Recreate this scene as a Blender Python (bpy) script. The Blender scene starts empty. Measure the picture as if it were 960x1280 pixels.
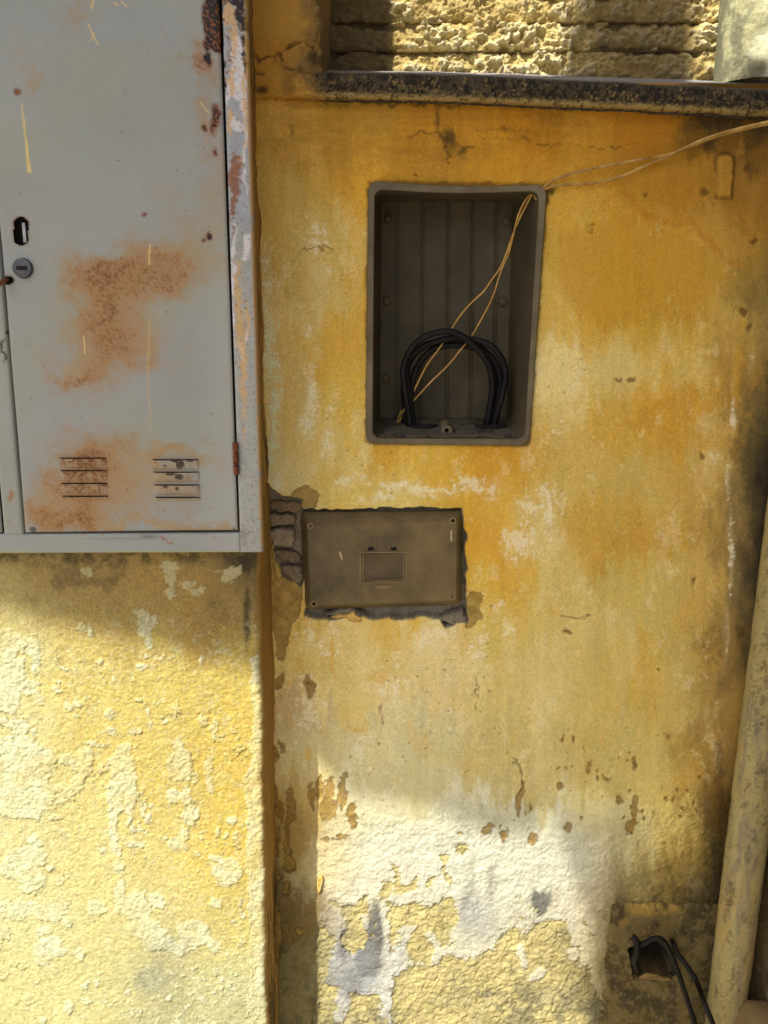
import bpy, math
import numpy as np
from mathutils import Vector
R = math.radians
scene = bpy.context.scene
COL = scene.collection

# ------------------------------------------------------------------ camera
F_PX = 1000.0                      # focal length in photo pixels (960 x 1280)
TH = R(12.5)                       # pitched down
CX, CY, CZ = 0.0, -1.025, 1.35
cam_d = bpy.data.cameras.new('camera'); cam = bpy.data.objects.new('camera', cam_d)
COL.objects.link(cam); scene.camera = cam
cam.location = (CX, CY, CZ); cam.rotation_euler = (R(90) - TH, 0, 0)
cam_d.sensor_fit = 'VERTICAL'; cam_d.sensor_height = 36.0; cam_d.lens = 36.0 * F_PX / 1280.0
cam_d.clip_start = 0.02; cam_d.clip_end = 500

# ------------------------------------------------------------------ sky and sun
SUN_EL, SUN_AZ = 55.0, 31.0        # the sun stands behind the viewer's left shoulder
w = bpy.data.worlds.new('World'); scene.world = w; w.use_nodes = True
nt = w.node_tree; bg = nt.nodes['Background']
sky = nt.nodes.new('ShaderNodeTexSky'); sky.sky_type = 'NISHITA'; sky.sun_disc = False
sky.sun_elevation = R(SUN_EL); sky.sun_rotation = R(180 + SUN_AZ)
sky.air_density = 0.8; sky.dust_density = 3.0; sky.ozone_density = 0.6
nt.links.new(sky.outputs[0], bg.inputs[0]); bg.inputs[1].default_value = 0.15
sdir = Vector((math.sin(R(SUN_AZ)) * math.cos(R(SUN_EL)), math.cos(R(SUN_AZ)) * math.cos(R(SUN_EL)), -math.sin(R(SUN_EL))))
sl = bpy.data.lights.new('sun', 'SUN'); sl.energy = 5.0; sl.angle = R(0.53); sl.color = (1.0, 0.96, 0.88)
so = bpy.data.objects.new('sun', sl); COL.objects.link(so); so.location = (-2, -3, 6)
so.rotation_euler = sdir.to_track_quat('-Z', 'Y').to_euler()
scene.view_settings.view_transform = 'Standard'; scene.view_settings.look = 'None'
scene.view_settings.exposure = 0.47; scene.view_settings.gamma = 1.0
scene.cycles.max_bounces = 6; scene.cycles.diffuse_bounces = 4
scene.render.film_transparent = False

# ------------------------------------------------------------------ photo pixel <-> wall point
ct, st = math.cos(TH), math.sin(TH)
def Zof(py, Y):
    v = (640 - np.asarray(py, float)) / F_PX
    t = (Y - CY) / (ct + st * v)
    return CZ + t * (-st + ct * v)
def Tof(py, Y):
    return (Y - CY) / (ct + st * (640 - np.asarray(py, float)) / F_PX)
def Xof(px, py, Y):
    return Tof(py, Y) * (np.asarray(px, float) - 480) / F_PX
def P(px, py, Y):
    return (float(Xof(px, py, Y)), float(Y), float(Zof(py, Y)))
def proj(x, z, Y):
    """wall point -> photo pixel, used only to lay out the wall's own stains and coats"""
    dy, dz = Y - CY, z - CZ
    dep = dy * ct - dz * st
    up = dy * st + dz * ct
    return 480 + F_PX * x / dep, 640 - F_PX * up / dep

# ------------------------------------------------------------------ noise in numpy
_tabs = {}
def vn(x, y, seed=0):
    if seed not in _tabs: _tabs[seed] = np.random.default_rng(seed + 11).random((256, 256))
    T = _tabs[seed]
    xf = np.floor(x); yf = np.floor(y)
    fx = x - xf; fy = y - yf
    fx = fx * fx * fx * (fx * (fx * 6 - 15) + 10); fy = fy * fy * fy * (fy * (fy * 6 - 15) + 10)
    xi = xf.astype(np.int64) & 255; yi = yf.astype(np.int64) & 255
    x1 = (xi + 1) & 255; y1 = (yi + 1) & 255
    a = T[xi, yi]; b = T[x1, yi]; c = T[xi, y1]; d = T[x1, y1]
    return (a * (1 - fx) + b * fx) * (1 - fy) + (c * (1 - fx) + d * fx) * fy
def fbm(x, y, s, oct=4, seed=0, gain=0.5, ax=1.0, ay=1.0):
    """fractal noise of feature size s (pixels), about -1..1"""
    o = 0; a = 1; tot = 0
    for k in range(oct):
        q = 2.0 ** k / s
        o = o + a * (vn(x * q / ax + 17.3 * k, y * q / ay + 9.1 * k, seed + k) * 2 - 1); tot += a; a *= gain
    return o / tot * 1.6
def worley(x, y, s, seed=0):
    x = x / s; y = y / s
    rng = np.random.default_rng(seed + 77); J = rng.random((64, 64, 2))
    xi = np.floor(x).astype(int); yi = np.floor(y).astype(int)
    d1 = np.full(x.shape, 9.0)
    for i in (-1, 0, 1):
        for j in (-1, 0, 1):
            a = xi + i; b = yi + j
            jj = J[a & 63, b & 63]
            d = np.hypot(a + jj[..., 0] - x, b + jj[..., 1] - y)
            d1 = np.minimum(d1, d)
    return d1
def sm(a, b, x):
    t = np.clip((x - a) / (b - a), 0, 1); return t * t * (3 - 2 * t)
def srgb(c):
    c = np.asarray(c, float) / 255.0
    return np.where(c <= 0.04045, c / 12.92, ((c + 0.055) / 1.055) ** 2.4)
def mixc(A, c, m):
    c = np.asarray(c, float)
    return A * (1 - m[..., None]) + c * m[..., None]
def seg_dist(X, Y, pts):
    d = np.full(X.shape, 1e9)
    for (ax, ay), (bx, by) in zip(pts[:-1], pts[1:]):
        vx, vy = bx - ax, by - ay; L = vx * vx + vy * vy + 1e-9
        t = np.clip(((X - ax) * vx + (Y - ay) * vy) / L, 0, 1)
        d = np.minimum(d, np.hypot(X - ax - t * vx, Y - ay - t * vy))
    return d
def poly(X, Y, pts):
    """signed distance to a polygon in pixels, positive inside"""
    n = len(pts); inside = np.zeros(X.shape, bool)
    for i in range(n):
        x1, y1 = pts[i]; x2, y2 = pts[(i + 1) % n]
        if y1 == y2: continue
        c = ((y1 > Y) != (y2 > Y)) & (X < (x2 - x1) * (Y - y1) / (y2 - y1) + x1)
        inside ^= c
    d = seg_dist(X, Y, list(pts) + [pts[0]])
    return np.where(inside, d, -d)
def blobs(X, Y, lst):
    """union of ellipses (x, y, rx, ry[, degrees]); signed, about pixels inside"""
    o = np.full(X.shape, -1e3)
    for b in lst:
        cx, cy, rx, ry = b[:4]; a = R(b[4]) if len(b) > 4 else 0
        dx, dy = X - cx, Y - cy
        u = dx * math.cos(a) + dy * math.sin(a); v = -dx * math.sin(a) + dy * math.cos(a)
        o = np.maximum(o, (1 - np.hypot(u / rx, v / ry)) * min(rx, ry))
    return o
def strokes(X, Y, lst):
    """union of polylines (points, half width)"""
    o = np.full(X.shape, -1e3)
    for pts, wd in lst: o = np.maximum(o, wd - seg_dist(X, Y, pts))
    return o
def rbf(X, Y, samples, sig=45.0):
    S = np.array(samples, float)
    num = 0; den = 0
    cols = srgb(S[:, 2:5])
    for k in range(len(S)):
        d2 = (X - S[k, 0]) ** 2 + (Y - S[k, 1]) ** 2
        wt = np.exp(-d2 / (2 * sig * sig)) + 2e-3 / (1 + d2 / 4000.0) ** 2
        num = num + wt[..., None] * cols[k]; den = den + wt
    return num / den[..., None]

def desat(C, k, g=1.0):
    L = (C @ np.array([0.3, 0.6, 0.1]))[..., None]
    return (L + (C - L) * k) * g

# ------------------------------------------------------------------ materials
def nodes(name):
    m = bpy.data.materials.new(name); m.use_nodes = True
    t = m.node_tree; return m, t, t.nodes['Principled BSDF']
def add_bump(t, bs, scale, dist, strength=1.0, detail=6, prev=None, rough=0.6, stretch=None):
    tc = t.nodes.new('ShaderNodeTexCoord'); n = t.nodes.new('ShaderNodeTexNoise')
    n.inputs['Scale'].default_value = scale; n.inputs['Detail'].default_value = detail; n.inputs['Roughness'].default_value = rough
    if stretch:
        mp = t.nodes.new('ShaderNodeMapping'); mp.inputs['Scale'].default_value = stretch
        t.links.new(tc.outputs['Object'], mp.inputs[0]); t.links.new(mp.outputs[0], n.inputs['Vector'])
    else: t.links.new(tc.outputs['Object'], n.inputs['Vector'])
    b = t.nodes.new('ShaderNodeBump'); b.inputs['Strength'].default_value = strength; b.inputs['Distance'].default_value = dist
    t.links.new(n.outputs['Fac'], b.inputs['Height'])
    if prev: t.links.new(prev.outputs[0], b.inputs['Normal'])
    t.links.new(b.outputs[0], bs.inputs['Normal'])
    return b, n
def painted(name, rough=0.92, bump=0.0006, bscale=420, grain=0.25, gscale=900, spec=0.25, metal=0.0, stretch=None):
    """coat colour held on the mesh (attribute 'coat'), broken up by fine node grain and relief"""
    m, t, bs = nodes(name)
    at = t.nodes.new('ShaderNodeAttribute'); at.attribute_name = 'coat'
    tc = t.nodes.new('ShaderNodeTexCoord')
    n = t.nodes.new('ShaderNodeTexNoise'); n.inputs['Scale'].default_value = gscale; n.inputs['Detail'].default_value = 4; n.inputs['Roughness'].default_value = 0.7
    if stretch:
        mp = t.nodes.new('ShaderNodeMapping'); mp.inputs['Scale'].default_value = stretch
        t.links.new(tc.outputs['Object'], mp.inputs[0]); t.links.new(mp.outputs[0], n.inputs['Vector'])
    else: t.links.new(tc.outputs['Object'], n.inputs['Vector'])
    mr = t.nodes.new('ShaderNodeMapRange'); mr.inputs['From Min'].default_value = 0.3; mr.inputs['From Max'].default_value = 0.7
    mr.inputs['To Min'].default_value = 1 - grain; mr.inputs['To Max'].default_value = 1 + grain
    t.links.new(n.outputs['Fac'], mr.inputs['Value'])
    mx = t.nodes.new('ShaderNodeVectorMath'); mx.operation = 'SCALE'
    t.links.new(at.outputs['Color'], mx.inputs[0]); t.links.new(mr.outputs[0], mx.inputs['Scale'])
    t.links.new(mx.outputs[0], bs.inputs['Base Color'])
    bs.inputs['Roughness'].default_value = rough; bs.inputs['Specular IOR Level'].default_value = spec; bs.inputs['Metallic'].default_value = metal
    b, _ = add_bump(t, bs, bscale, bump)
    return m
def plain(name, c1, c2, rough=0.6, scale=60, bump=0.0003, bscale=500, spec=0.4, metal=0.0, detail=8, lo=0.35, hi=0.65, stretch=None):
    m, t, bs = nodes(name)
    tc = t.nodes.new('ShaderNodeTexCoord'); n = t.nodes.new('ShaderNodeTexNoise')
    n.inputs['Scale'].default_value = scale; n.inputs['Detail'].default_value = detail; n.inputs['Roughness'].default_value = 0.65
    if stretch:
        mp = t.nodes.new('ShaderNodeMapping'); mp.inputs['Scale'].default_value = stretch
        t.links.new(tc.outputs['Object'], mp.inputs[0]); t.links.new(mp.outputs[0], n.inputs['Vector'])
    else: t.links.new(tc.outputs['Object'], n.inputs['Vector'])
    r = t.nodes.new('ShaderNodeValToRGB'); r.color_ramp.elements[0].position = lo; r.color_ramp.elements[1].position = hi
    r.color_ramp.elements[0].color = (*srgb(c1), 1); r.color_ramp.elements[1].color = (*srgb(c2), 1)
    t.links.new(n.outputs['Fac'], r.inputs[0]); t.links.new(r.outputs[0], bs.inputs['Base Color'])
    bs.inputs['Roughness'].default_value = rough; bs.inputs['Specular IOR Level'].default_value = spec; bs.inputs['Metallic'].default_value = metal
    if bump: add_bump(t, bs, bscale, bump)
    return m
M_wall = painted('painted_plaster', bump=0.0011, bscale=520, grain=0.20, gscale=520)
M_rough = painted('rough_cast', bump=0.0022, bscale=420, grain=0.30, gscale=480)
M_ledge = painted('tarred_ledge', rough=0.85, bump=0.0010, bscale=500, grain=0.3, spec=0.2)
M_metal = painted('painted_sheet_metal', rough=0.58, bump=0.00008, bscale=500, grain=0.06, gscale=900, spec=0.3)
M_pipe = painted('weathered_pipe', rough=0.75, bump=0.0004, bscale=400, grain=0.15)
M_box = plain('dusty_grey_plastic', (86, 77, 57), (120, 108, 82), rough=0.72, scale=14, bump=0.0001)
M_boxin = plain('shaded_box_plastic', (68, 60, 42), (90, 80, 56), rough=0.7, scale=12, bump=0.0001)  # same box plastic, colour darkened for the shade inside
M_lid = plain('brown_dusty_lid', (80, 67, 40), (120, 103, 65), rough=0.58, scale=16, bump=0.00025, detail=14)
M_lidtrim = plain('lid_edge', (120, 100, 64), (138, 116, 76), rough=0.6, scale=30, bump=0.0001)
M_black = plain('black_cable_sheath', (9, 8, 8), (26, 24, 21), rough=0.62, scale=50, bump=0.0001, spec=0.25)
M_wire = plain('dirty_orange_wire', (172, 122, 46), (208, 168, 92), rough=0.6, scale=60, bump=0.0001)
M_wire2 = plain('paint_splashed_wire', (138, 94, 32), (200, 164, 96), rough=0.6, scale=45, bump=0.0001)
M_dark = plain('dark_gap', (16, 14, 12), (28, 24, 20), rough=0.9, scale=30)  # near-black stands in for shade in gaps, slits and empty screw holes
M_rust = plain('rust', (60, 30, 18), (130, 72, 40), rough=0.9, scale=160, bump=0.0004)
M_mortar = plain('grey_mortar', (92, 86, 80), (138, 128, 116), rough=0.95, scale=70, bump=0.001, bscale=300)
M_brick = plain('mortar_smeared_brick', (118, 104, 92), (158, 142, 126), rough=0.95, scale=50, bump=0.001, bscale=260)
M_lock = plain('dull_zinc', (66, 66, 70), (92, 92, 94), rough=0.4, scale=90, metal=0.4)
M_screw = plain('dull_screw', (70, 62, 46), (110, 96, 70), rough=0.5, scale=120)
M_scratch = plain('pale_scratch', (190, 165, 110), (225, 205, 160), rough=0.8, scale=200)
M_flake = plain('yellow_paint_flake', (205, 165, 80), (225, 195, 120), rough=0.9, scale=80)
M_clay = plain('pale_worn_stone', (112, 92, 58), (140, 116, 76), rough=0.85, scale=18, bump=0.0004)
M_dust = plain('grey_dust', (78, 76, 72), (104, 100, 92), rough=1.0, scale=50, bump=0.0008)
M_pave = plain('concrete_pavement', (150, 140, 120), (176, 166, 145), rough=0.95, scale=3, bump=0.002, bscale=60)
M_shade = plain('shade_sheet_grey', (110, 106, 98), (140, 134, 122), rough=0.9, scale=6)  # for the added sheet and lattice that block the sun
M_post = plain('galvanised_post', (110, 112, 112), (140, 140, 138), rough=0.5, scale=20, metal=0.5)

# ------------------------------------------------------------------ objects
def tag(o, label=None, cat=None, group=None, kind=None):
    if label: o['label'] = label
    if cat: o['category'] = cat
    if group: o['group'] = group
    if kind: o['kind'] = kind
    return o
def empty(name, loc, label=None, cat=None, group=None):
    o = bpy.data.objects.new(name, None); COL.objects.link(o); o.location = loc; o.empty_display_size = 0.05
    return tag(o, label, cat, group)
def link(name, me, mat, parent=None, smooth=True):
    o = bpy.data.objects.new(name, me); COL.objects.link(o)
    me.materials.append(mat)
    if smooth: me.polygons.foreach_set('use_smooth', np.ones(len(me.polygons), bool))
    if parent:
        o.parent = parent
        p = parent; off = Vector((0, 0, 0))
        while p: off += p.location; p = p.parent
        o.location = -off
    return o
def mesh_np(name, V, Q, coat=None):
    me = bpy.data.meshes.new(name)
    V = np.ascontiguousarray(V.reshape(-1, 3), np.float32); Q = np.ascontiguousarray(Q.reshape(-1, 4), np.int32)
    me.vertices.add(len(V)); me.vertices.foreach_set('co', V.ravel())
    me.loops.add(Q.size); me.loops.foreach_set('vertex_index', Q.ravel())
    me.polygons.add(len(Q)); me.polygons.foreach_set('loop_start', np.arange(0, Q.size, 4, dtype=np.int32))
    me.update(calc_edges=True)
    if coat is not None:
        a = me.attributes.new('coat', 'FLOAT_COLOR', 'POINT')
        c = np.ones((len(V), 4), np.float32); c[:, :3] = np.clip(coat.reshape(-1, 3), 0.004, 0.9)
        a.data.foreach_set('color', c.ravel())
    return me
def quads(ni, nj, keep=None, flip=False):
    I, J = np.meshgrid(np.arange(ni - 1), np.arange(nj - 1), indexing='ij')
    a = I * nj + J; b = (I + 1) * nj + J; c = (I + 1) * nj + J + 1; d = I * nj + J + 1
    q = np.stack([a, d, c, b] if flip else [a, b, c, d], -1)
    if keep is not None:
        k = keep[:-1, :-1] & keep[1:, :-1] & keep[:-1, 1:] & keep[1:, 1:]
        q = q[k]
    return q.reshape(-1, 4)
class MB:
    """collects simple shapes into one mesh"""
    def __init__(s): s.v = []; s.f = []
    def add(s, vs, fs):
        n = len(s.v); s.v += [tuple(map(float, v)) for v in vs]; s.f += [[i + n for i in f] for f in fs]
    def box(s, x0, x1, y0, y1, z0, z1):
        s.add([(x0, y0, z0), (x1, y0, z0), (x1, y1, z0), (x0, y1, z0), (x0, y0, z1), (x1, y0, z1), (x1, y1, z1), (x0, y1, z1)],
              [(0, 3, 2, 1), (4, 5, 6, 7), (0, 1, 5, 4), (1, 2, 6, 5), (2, 3, 7, 6), (3, 0, 4, 7)])
    def loft(s, rings, cap0=False, cap1=False, closed=True):
        n = len(rings[0]); vs = [p for r in rings for p in r]; fs = []
        for k in range(len(rings) - 1):
            for i in range(n if closed else n - 1):
                j = (i + 1) % n
                fs.append((k * n + i, k * n + j, (k + 1) * n + j, (k + 1) * n + i))
        if cap0: fs.append(tuple(range(n - 1, -1, -1)))
        if cap1: fs.append(tuple((len(rings) - 1) * n + i for i in range(n)))
        s.add(vs, fs)
    def tube(s, pts, r, n=8, cap=True):
        pts = [Vector(p) for p in pts]; rings = []
        up = None
        for i, p in enumerate(pts):
            d = (pts[min(i + 1, len(pts) - 1)] - pts[max(i - 1, 0)]).normalized()
            if up is None: up = d.orthogonal().normalized()
            up = (up - d * up.dot(d)).normalized(); sd = d.cross(up)
            rr = r[i] if hasattr(r, '__len__') else r
            rings.append([p + (up * math.cos(2 * math.pi * k / n) + sd * math.sin(2 * math.pi * k / n)) * rr for k in range(n)])
        s.loft(rings, cap, cap)
    def disc(s, c, r, y1, n=20, dome=0.0, r2=None):
        """a button facing the viewer: from y1 forward to c.y"""
        x, y, z = c; r2 = r2 or r
        ring = lambda rr, yy: [(x + rr * math.cos(2 * math.pi * k / n), yy, z + rr * math.sin(2 * math.pi * k / n)) for k in range(n)]
        s.loft([ring(r2, y1), ring(r, y), ring(r * 0.6, y - dome), ring(r * 0.05, y - dome * 1.2)], False, True)
    def build(s, name, mat, parent=None, smooth=False, bevel=0):
        me = bpy.data.meshes.new(name); me.from_pydata(s.v, [], s.f); me.update()
        import bmesh
        bm = bmesh.new(); bm.from_mesh(me); bmesh.ops.recalc_face_normals(bm, faces=bm.faces)
        if bevel: bmesh.ops.bevel(bm, geom=list(bm.edges), offset=bevel, segments=2, affect='EDGES', profile=0.6)
        bm.to_mesh(me); bm.free()
        o = link(name, me, mat, parent, smooth)
        if smooth:
            try: me.set_sharp_from_angle(angle=R(40))
            except Exception: pass
        return o
def catmull(pts, n=8):
    pts = [np.array(p, float) for p in pts]
    q = [2 * pts[0] - pts[1]] + pts + [2 * pts[-1] - pts[-2]]; out = []
    for i in range(1, len(q) - 2):
        for k in range(n):
            t = k / n
            out.append(0.5 * (2 * q[i] + (q[i + 1] - q[i - 1]) * t + (2 * q[i - 1] - 5 * q[i] + 4 * q[i + 1] - q[i + 2]) * t * t + (3 * q[i] - q[i - 1] - 3 * q[i + 1] + q[i + 2]) * t ** 3))
    out.append(q[-2]); return [tuple(p) for p in out]
def round_quad(c, r, n=6, bow=0.0):
    """outline with rounded corners through four pixel corners (clockwise from top left)"""
    out = []; c = [np.array(p, float) for p in c]
    for i in range(4):
        p, a, b = c[i], c[i - 1], c[(i + 1) % 4]
        ua = (a - p) / np.linalg.norm(a - p); ub = (b - p) / np.linalg.norm(b - p)
        for k in range(n + 1):
            t = k / n
            s_, e = p + ua * r, p + ub * r
            out.append((1 - t) ** 2 * s_ + 2 * t * (1 - t) * p + t * t * e)
        nxt = b; nb = c[(i + 1) % 4]
        s_ = p + ub * r; vb = (p - nb) / np.linalg.norm(p - nb); e = nb + vb * r
        for k in range(1, 8):
            t = k / 8; q = s_ * (1 - t) + e * t
            if i == 0: q = q + np.array([0, bow * math.sin(math.pi * t)])
            out.append(q)
    return out
def ringP(out, Y): return [P(p[0], p[1], Y) for p in out]

# ================================================================== LARGE STRUCTURE
STEP = 0.0014
def axis(a, b, lo, hi, step=STEP, coarse=0.03):
    l = np.arange(lo, a, coarse); f = np.arange(a, b, step); h = np.arange(b, hi + coarse, coarse)
    return np.concatenate([l, f, h])
def frame_edges(xs, zs, top=None):
    return None

# ---- recessed wall (plane Y = 0) ---------------------------------
UP_BOX = [(461, 226), (684, 231), (662, 557), (457, 554)]
HOLE = [(374, 637), (470, 635), (578, 636), (581, 660), (585, 781), (556, 781), (548, 773), (470, 774), (440, 769), (415, 775), (383, 770), (378, 700)]
SAMP = [(330,140,190,142,66),(360,180,186,138,60),(430,160,172,124,44),(560,150,176,118,32),(680,160,178,116,22),(800,150,176,112,22),(900,150,100,70,24),(950,160,90,64,22),
(340,240,196,156,80),(395,262,192,152,76),(440,208,186,134,50),(440,250,206,150,50),(600,205,190,132,34),(560,218,172,122,44),(520,200,178,125,38),
(720,200,190,134,40),(800,250,178,126,36),(860,235,172,120,36),(930,250,140,98,40),(710,255,196,148,58),
(720,300,198,152,60),(780,320,192,140,44),(850,320,192,142,50),(900,300,186,140,62),(945,350,125,102,52),
(340,320,192,152,74),(395,290,210,180,112),(440,320,206,156,58),(400,340,210,180,112),(340,400,206,170,98),(420,430,206,158,68),(450,500,206,166,74),
(700,370,204,164,82),(760,370,190,142,42),(850,380,190,142,46),(900,400,196,156,78),(940,430,124,110,72),(760,400,198,152,60),(850,410,198,154,62),
(690,480,216,188,125),(780,460,206,178,110),(860,450,206,172,98),(920,470,172,124,46),(950,500,92,80,52),(915,430,176,130,52),
(690,540,212,180,110),(690,560,200,158,78),(780,520,202,156,66),(860,500,200,148,56),(900,540,194,148,66),(955,560,84,70,42),(830,515,198,146,55),
(360,500,206,172,104),(400,560,210,172,88),(350,600,210,182,122),(450,600,212,178,95),(480,575,206,150,50),(520,590,210,166,68),(560,590,206,158,58),(610,575,200,135,36),(650,575,202,142,44),(640,620,206,160,66),
(500,620,214,186,112),(700,600,206,172,96),(800,620,196,162,88),(800,670,192,146,58),(740,660,196,152,66),(880,620,194,152,76),(920,650,140,112,66),(962,640,60,50,34),(958,700,70,58,38),
(615,680,206,148,46),(640,650,206,160,66),(680,680,212,184,118),(620,730,204,158,62),(620,780,206,176,96),(700,760,206,176,104),(800,740,198,170,94),(880,740,192,156,84),(934,760,110,90,56),(930,820,118,94,54),
(370,830,210,182,112),(400,790,208,168,84),(450,830,208,180,110),(480,790,206,162,72),(550,820,212,186,126),(650,860,206,180,112),(750,860,202,174,104),(850,860,194,164,94),(890,870,160,124,64),(885,920,150,114,58),(800,850,196,158,76),
(345,740,190,155,84),(345,900,186,158,110),(370,960,198,180,126),(500,950,200,184,132),(650,950,196,174,112),(800,950,192,168,98),(860,960,166,130,62),(900,1000,110,80,32),
(345,1000,178,142,78),(380,1040,196,158,86),(350,1130,132,108,66),(380,1150,150,120,66),(350,1190,104,86,54),(378,1200,120,102,60),(350,1260,86,74,44),(380,1260,104,90,50),  # left foot strip samples carry the shade of the strip
(450,1030,214,202,158),(600,1060,218,208,170),(700,1080,214,204,166),(420,1090,230,208,150),(780,1050,214,196,140),(830,1040,214,184,104),(850,1090,168,134,66),(780,1100,180,154,96),(820,1180,104,86,44),(870,1250,80,66,38),(895,1100,96,74,34),  # lower right samples darkened for the deep shade there
(450,1230,190,180,168),(560,1220,205,186,130),(650,1250,200,178,116),(720,1230,178,152,92),(740,1130,190,166,104)]
FINE_X0, FINE_X1 = -0.172, 0.535
ZB, ZT = float(Zof(1290, 0)), float(Zof(118, 0))
xs = axis(-0.156, FINE_X1, -0.19, FINE_X1 - 0.001); xs = xs[xs <= FINE_X1]
zs = axis(ZB, ZT + 0.012, -0.05, ZT + 0.01)
GX, GZ = np.meshgrid(xs, zs, indexing='ij')
PX, PY = proj(GX, GZ, 0.0)
# ragged copies of the coordinates, so every coat edge is torn
wx = PX + 7 * fbm(PX, PY, 34, 4, 3, 0.6) + 2.0 * fbm(PX, PY, 5, 2, 9)
wy = PY + 7 * fbm(PX, PY, 34, 4, 23, 0.6) + 2.0 * fbm(PX, PY, 5, 2, 29)
sx = PX + 16 * fbm(PX, PY, 60, 4, 41, 0.6, 0.5, 1.6); sy = PY + 26 * fbm(PX, PY, 44, 5, 51, 0.6, 0.35, 2.0)
jx = 9 * fbm(PX, PY, 8, 4, 43, 0.95); jy = 11 * fbm(PX, PY, 8, 4, 53, 0.95, 0.7, 1.4)
C = rbf(sx + jx, sy + jy, SAMP, 22)
big = fbm(PX, PY, 120, 5, 61); vert = fbm(PX, PY, 9, 4, 71, 0.6, 1, 9); fine = fbm(PX, PY, 5, 3, 81, 0.7); horz = fbm(PX, PY, 6, 4, 91, 0.6, 9, 1)
C = C * (1 + 0.07 * big + 0.06 * vert + 0.05 * fine + 0.05 * fbm(PX, PY, 2.6, 2, 83, 0.8, 0.8, 1.8) + 0.04 * fbm(PX, PY, 3, 2, 85, 0.8, 3, 0.8) * sm(0.4, 0.6, vn(PX / 70, PY / 70, 87)))[..., None]
# patchy tint drift between cream and ochre
tint = fbm(PX, PY, 70, 6, 101, 0.62, 0.7, 1.6)
upper = sm(1010, 960, PY)
C = mixc(C, srgb((204, 150, 62)), np.clip(0.18 * sm(0.15, 0.75, tint) * upper * sm(150, 240, PY), 0, 1))
C = mixc(C, srgb((218, 192, 134)), np.clip(0.35 * sm(0.1, 0.7, -tint) * upper * sm(240, 320, PY) * sm(930, 880, PX), 0, 1))
# brush streaks of the top band
tb = sm(225, 150, PY)
C = C * (1 + tb * 0.13 * fbm(PX, PY, 7, 5, 111, 0.65, 11, 1))[..., None]
C = mixc(C, srgb((104, 72, 30)), tb * 0.45 * sm(0.25, 0.9, fbm(PX, PY, 40, 6, 121, 0.68, 2.4, 0.8)))
ocp = fbm(PX, PY, 34, 7, 105, 0.82, 0.8, 1.3); crp = fbm(PX, PY, 30, 7, 107, 0.85, 0.8, 1.4)
zone = sm(240, 300, PY) * sm(1010, 940, PY) * sm(925, 890, PX)
C = mixc(C, srgb((208, 160, 76)), 0.26 * sm(0.34, 0.44, ocp + 0.22 * tint) * zone)
C = mixc(C, srgb((224, 202, 150)), 0.36 * sm(0.36, 0.46, crp - 0.22 * tint) * zone)
C = mixc(C, srgb((150, 104, 36)), 0.25 * sm(0.36, 0.5, fbm(PX, PY, 26, 7, 109, 0.8, 2.2, 0.7)) * sm(240, 170, PY))
# scraped whitish overcoat, kept where the photo shows it
def dens(lst):
    d = np.zeros(PX.shape)
    for cx, cy, rx, ry, a in lst: d = np.maximum(d, a * np.exp(-(((sx * 0.45 + PX * 0.55) - cx) / rx) ** 2 - (((sy * 0.3 + PY * 0.7) - cy) / ry) ** 2))
    return d
WH = dens([(336,340,12,60,.8),(336,430,13,90,1),(342,500,11,60,.95),(342,560,10,45,.8),(397,300,16,55,.7),(392,500,12,62,1),(386,530,14,26,1),(414,555,10,40,.8),(420,500,8,30,.7),(382,415,8,14,.8),(395,435,12,12,.6),
(400,340,20,20,.7),(346,605,12,22,.9),(440,600,34,12,.8),(520,612,60,12,.95),(590,605,32,16,.8),(470,625,40,9,.9),(615,610,22,26,.7),(655,575,10,20,.6),(660,640,22,26,.95),(680,625,22,22,.95),(650,680,30,22,1),(690,650,16,34,.8),(700,540,24,40,.4),
(600,830,22,60,.8),(640,800,16,50,.6),(620,760,16,30,.6),(480,860,60,60,.65),(400,800,36,30,.8),(390,880,36,60,.8),(540,800,40,24,.75),(455,940,70,50,.6),(560,870,40,60,.5),(350,900,14,60,.7),
(918,480,5,24,.6),(918,520,5,34,.9),(913,600,5,40,.9),(916,690,5,60,.9),(910,790,4,50,.7),(935,450,7,40,.5),(893,577,16,20,.8),(540,900,120,30,.4),(700,740,60,60,.25)])
nz = 0.5 + 0.5 * (0.40 * fbm(PX, PY, 16, 4, 131, 0.8) + 0.45 * fbm(PX, PY, 4.2, 3, 133, 0.9, 0.8, 1.3) + 0.25 * horz + 0.15 * vert)
wm = sm(-0.05, 0.08, WH * 0.66 - nz)
C = mixc(C, srgb((222, 202, 156)), 0.25 * sm(0.2, 0.9, WH)); C = mixc(C, srgb((230, 214, 176)), 0.58 * wm)
# orange run-off stains
OR = dens([(485,574,22,16,.8),(610,580,34,16,.9),(650,575,20,22,.8),(615,680,22,34,.9),(628,700,16,30,.9),(436,300,9,60,.7),(452,260,9,60,.8),(470,225,24,9,.6),(400,220,12,24,.7),(800,262,50,10,.7),(830,275,26,12,.9),(900,310,26,14,.5),(925,400,9,60,.7),(921,470,7,60,.9),(860,500,22,20,.7),(800,525,36,12,.5),(470,850,18,14,.9),(480,800,30,8,.7),(445,910,16,5,1.2),(418,820,3,34,1.1),(387,948,5,12,1.3),(600,880,20,40,.3),(800,800,10,60,.5),(815,840,8,70,.5),(340,700,10,60,.7),(341,900,5,200,.6),(362,855,22,8,.7),(375,830,8,30,.7),(695,765,8,8,.8)])
om = sm(0.10, 0.55, OR - 0.55 * (0.5 + 0.5 * fbm(PX, PY, 16, 6, 141, 0.8, 0.8, 1.3)))
C = mixc(C, srgb((206, 152, 56)), 0.52 * om)
ty = wy + 5 * vert; 
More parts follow.
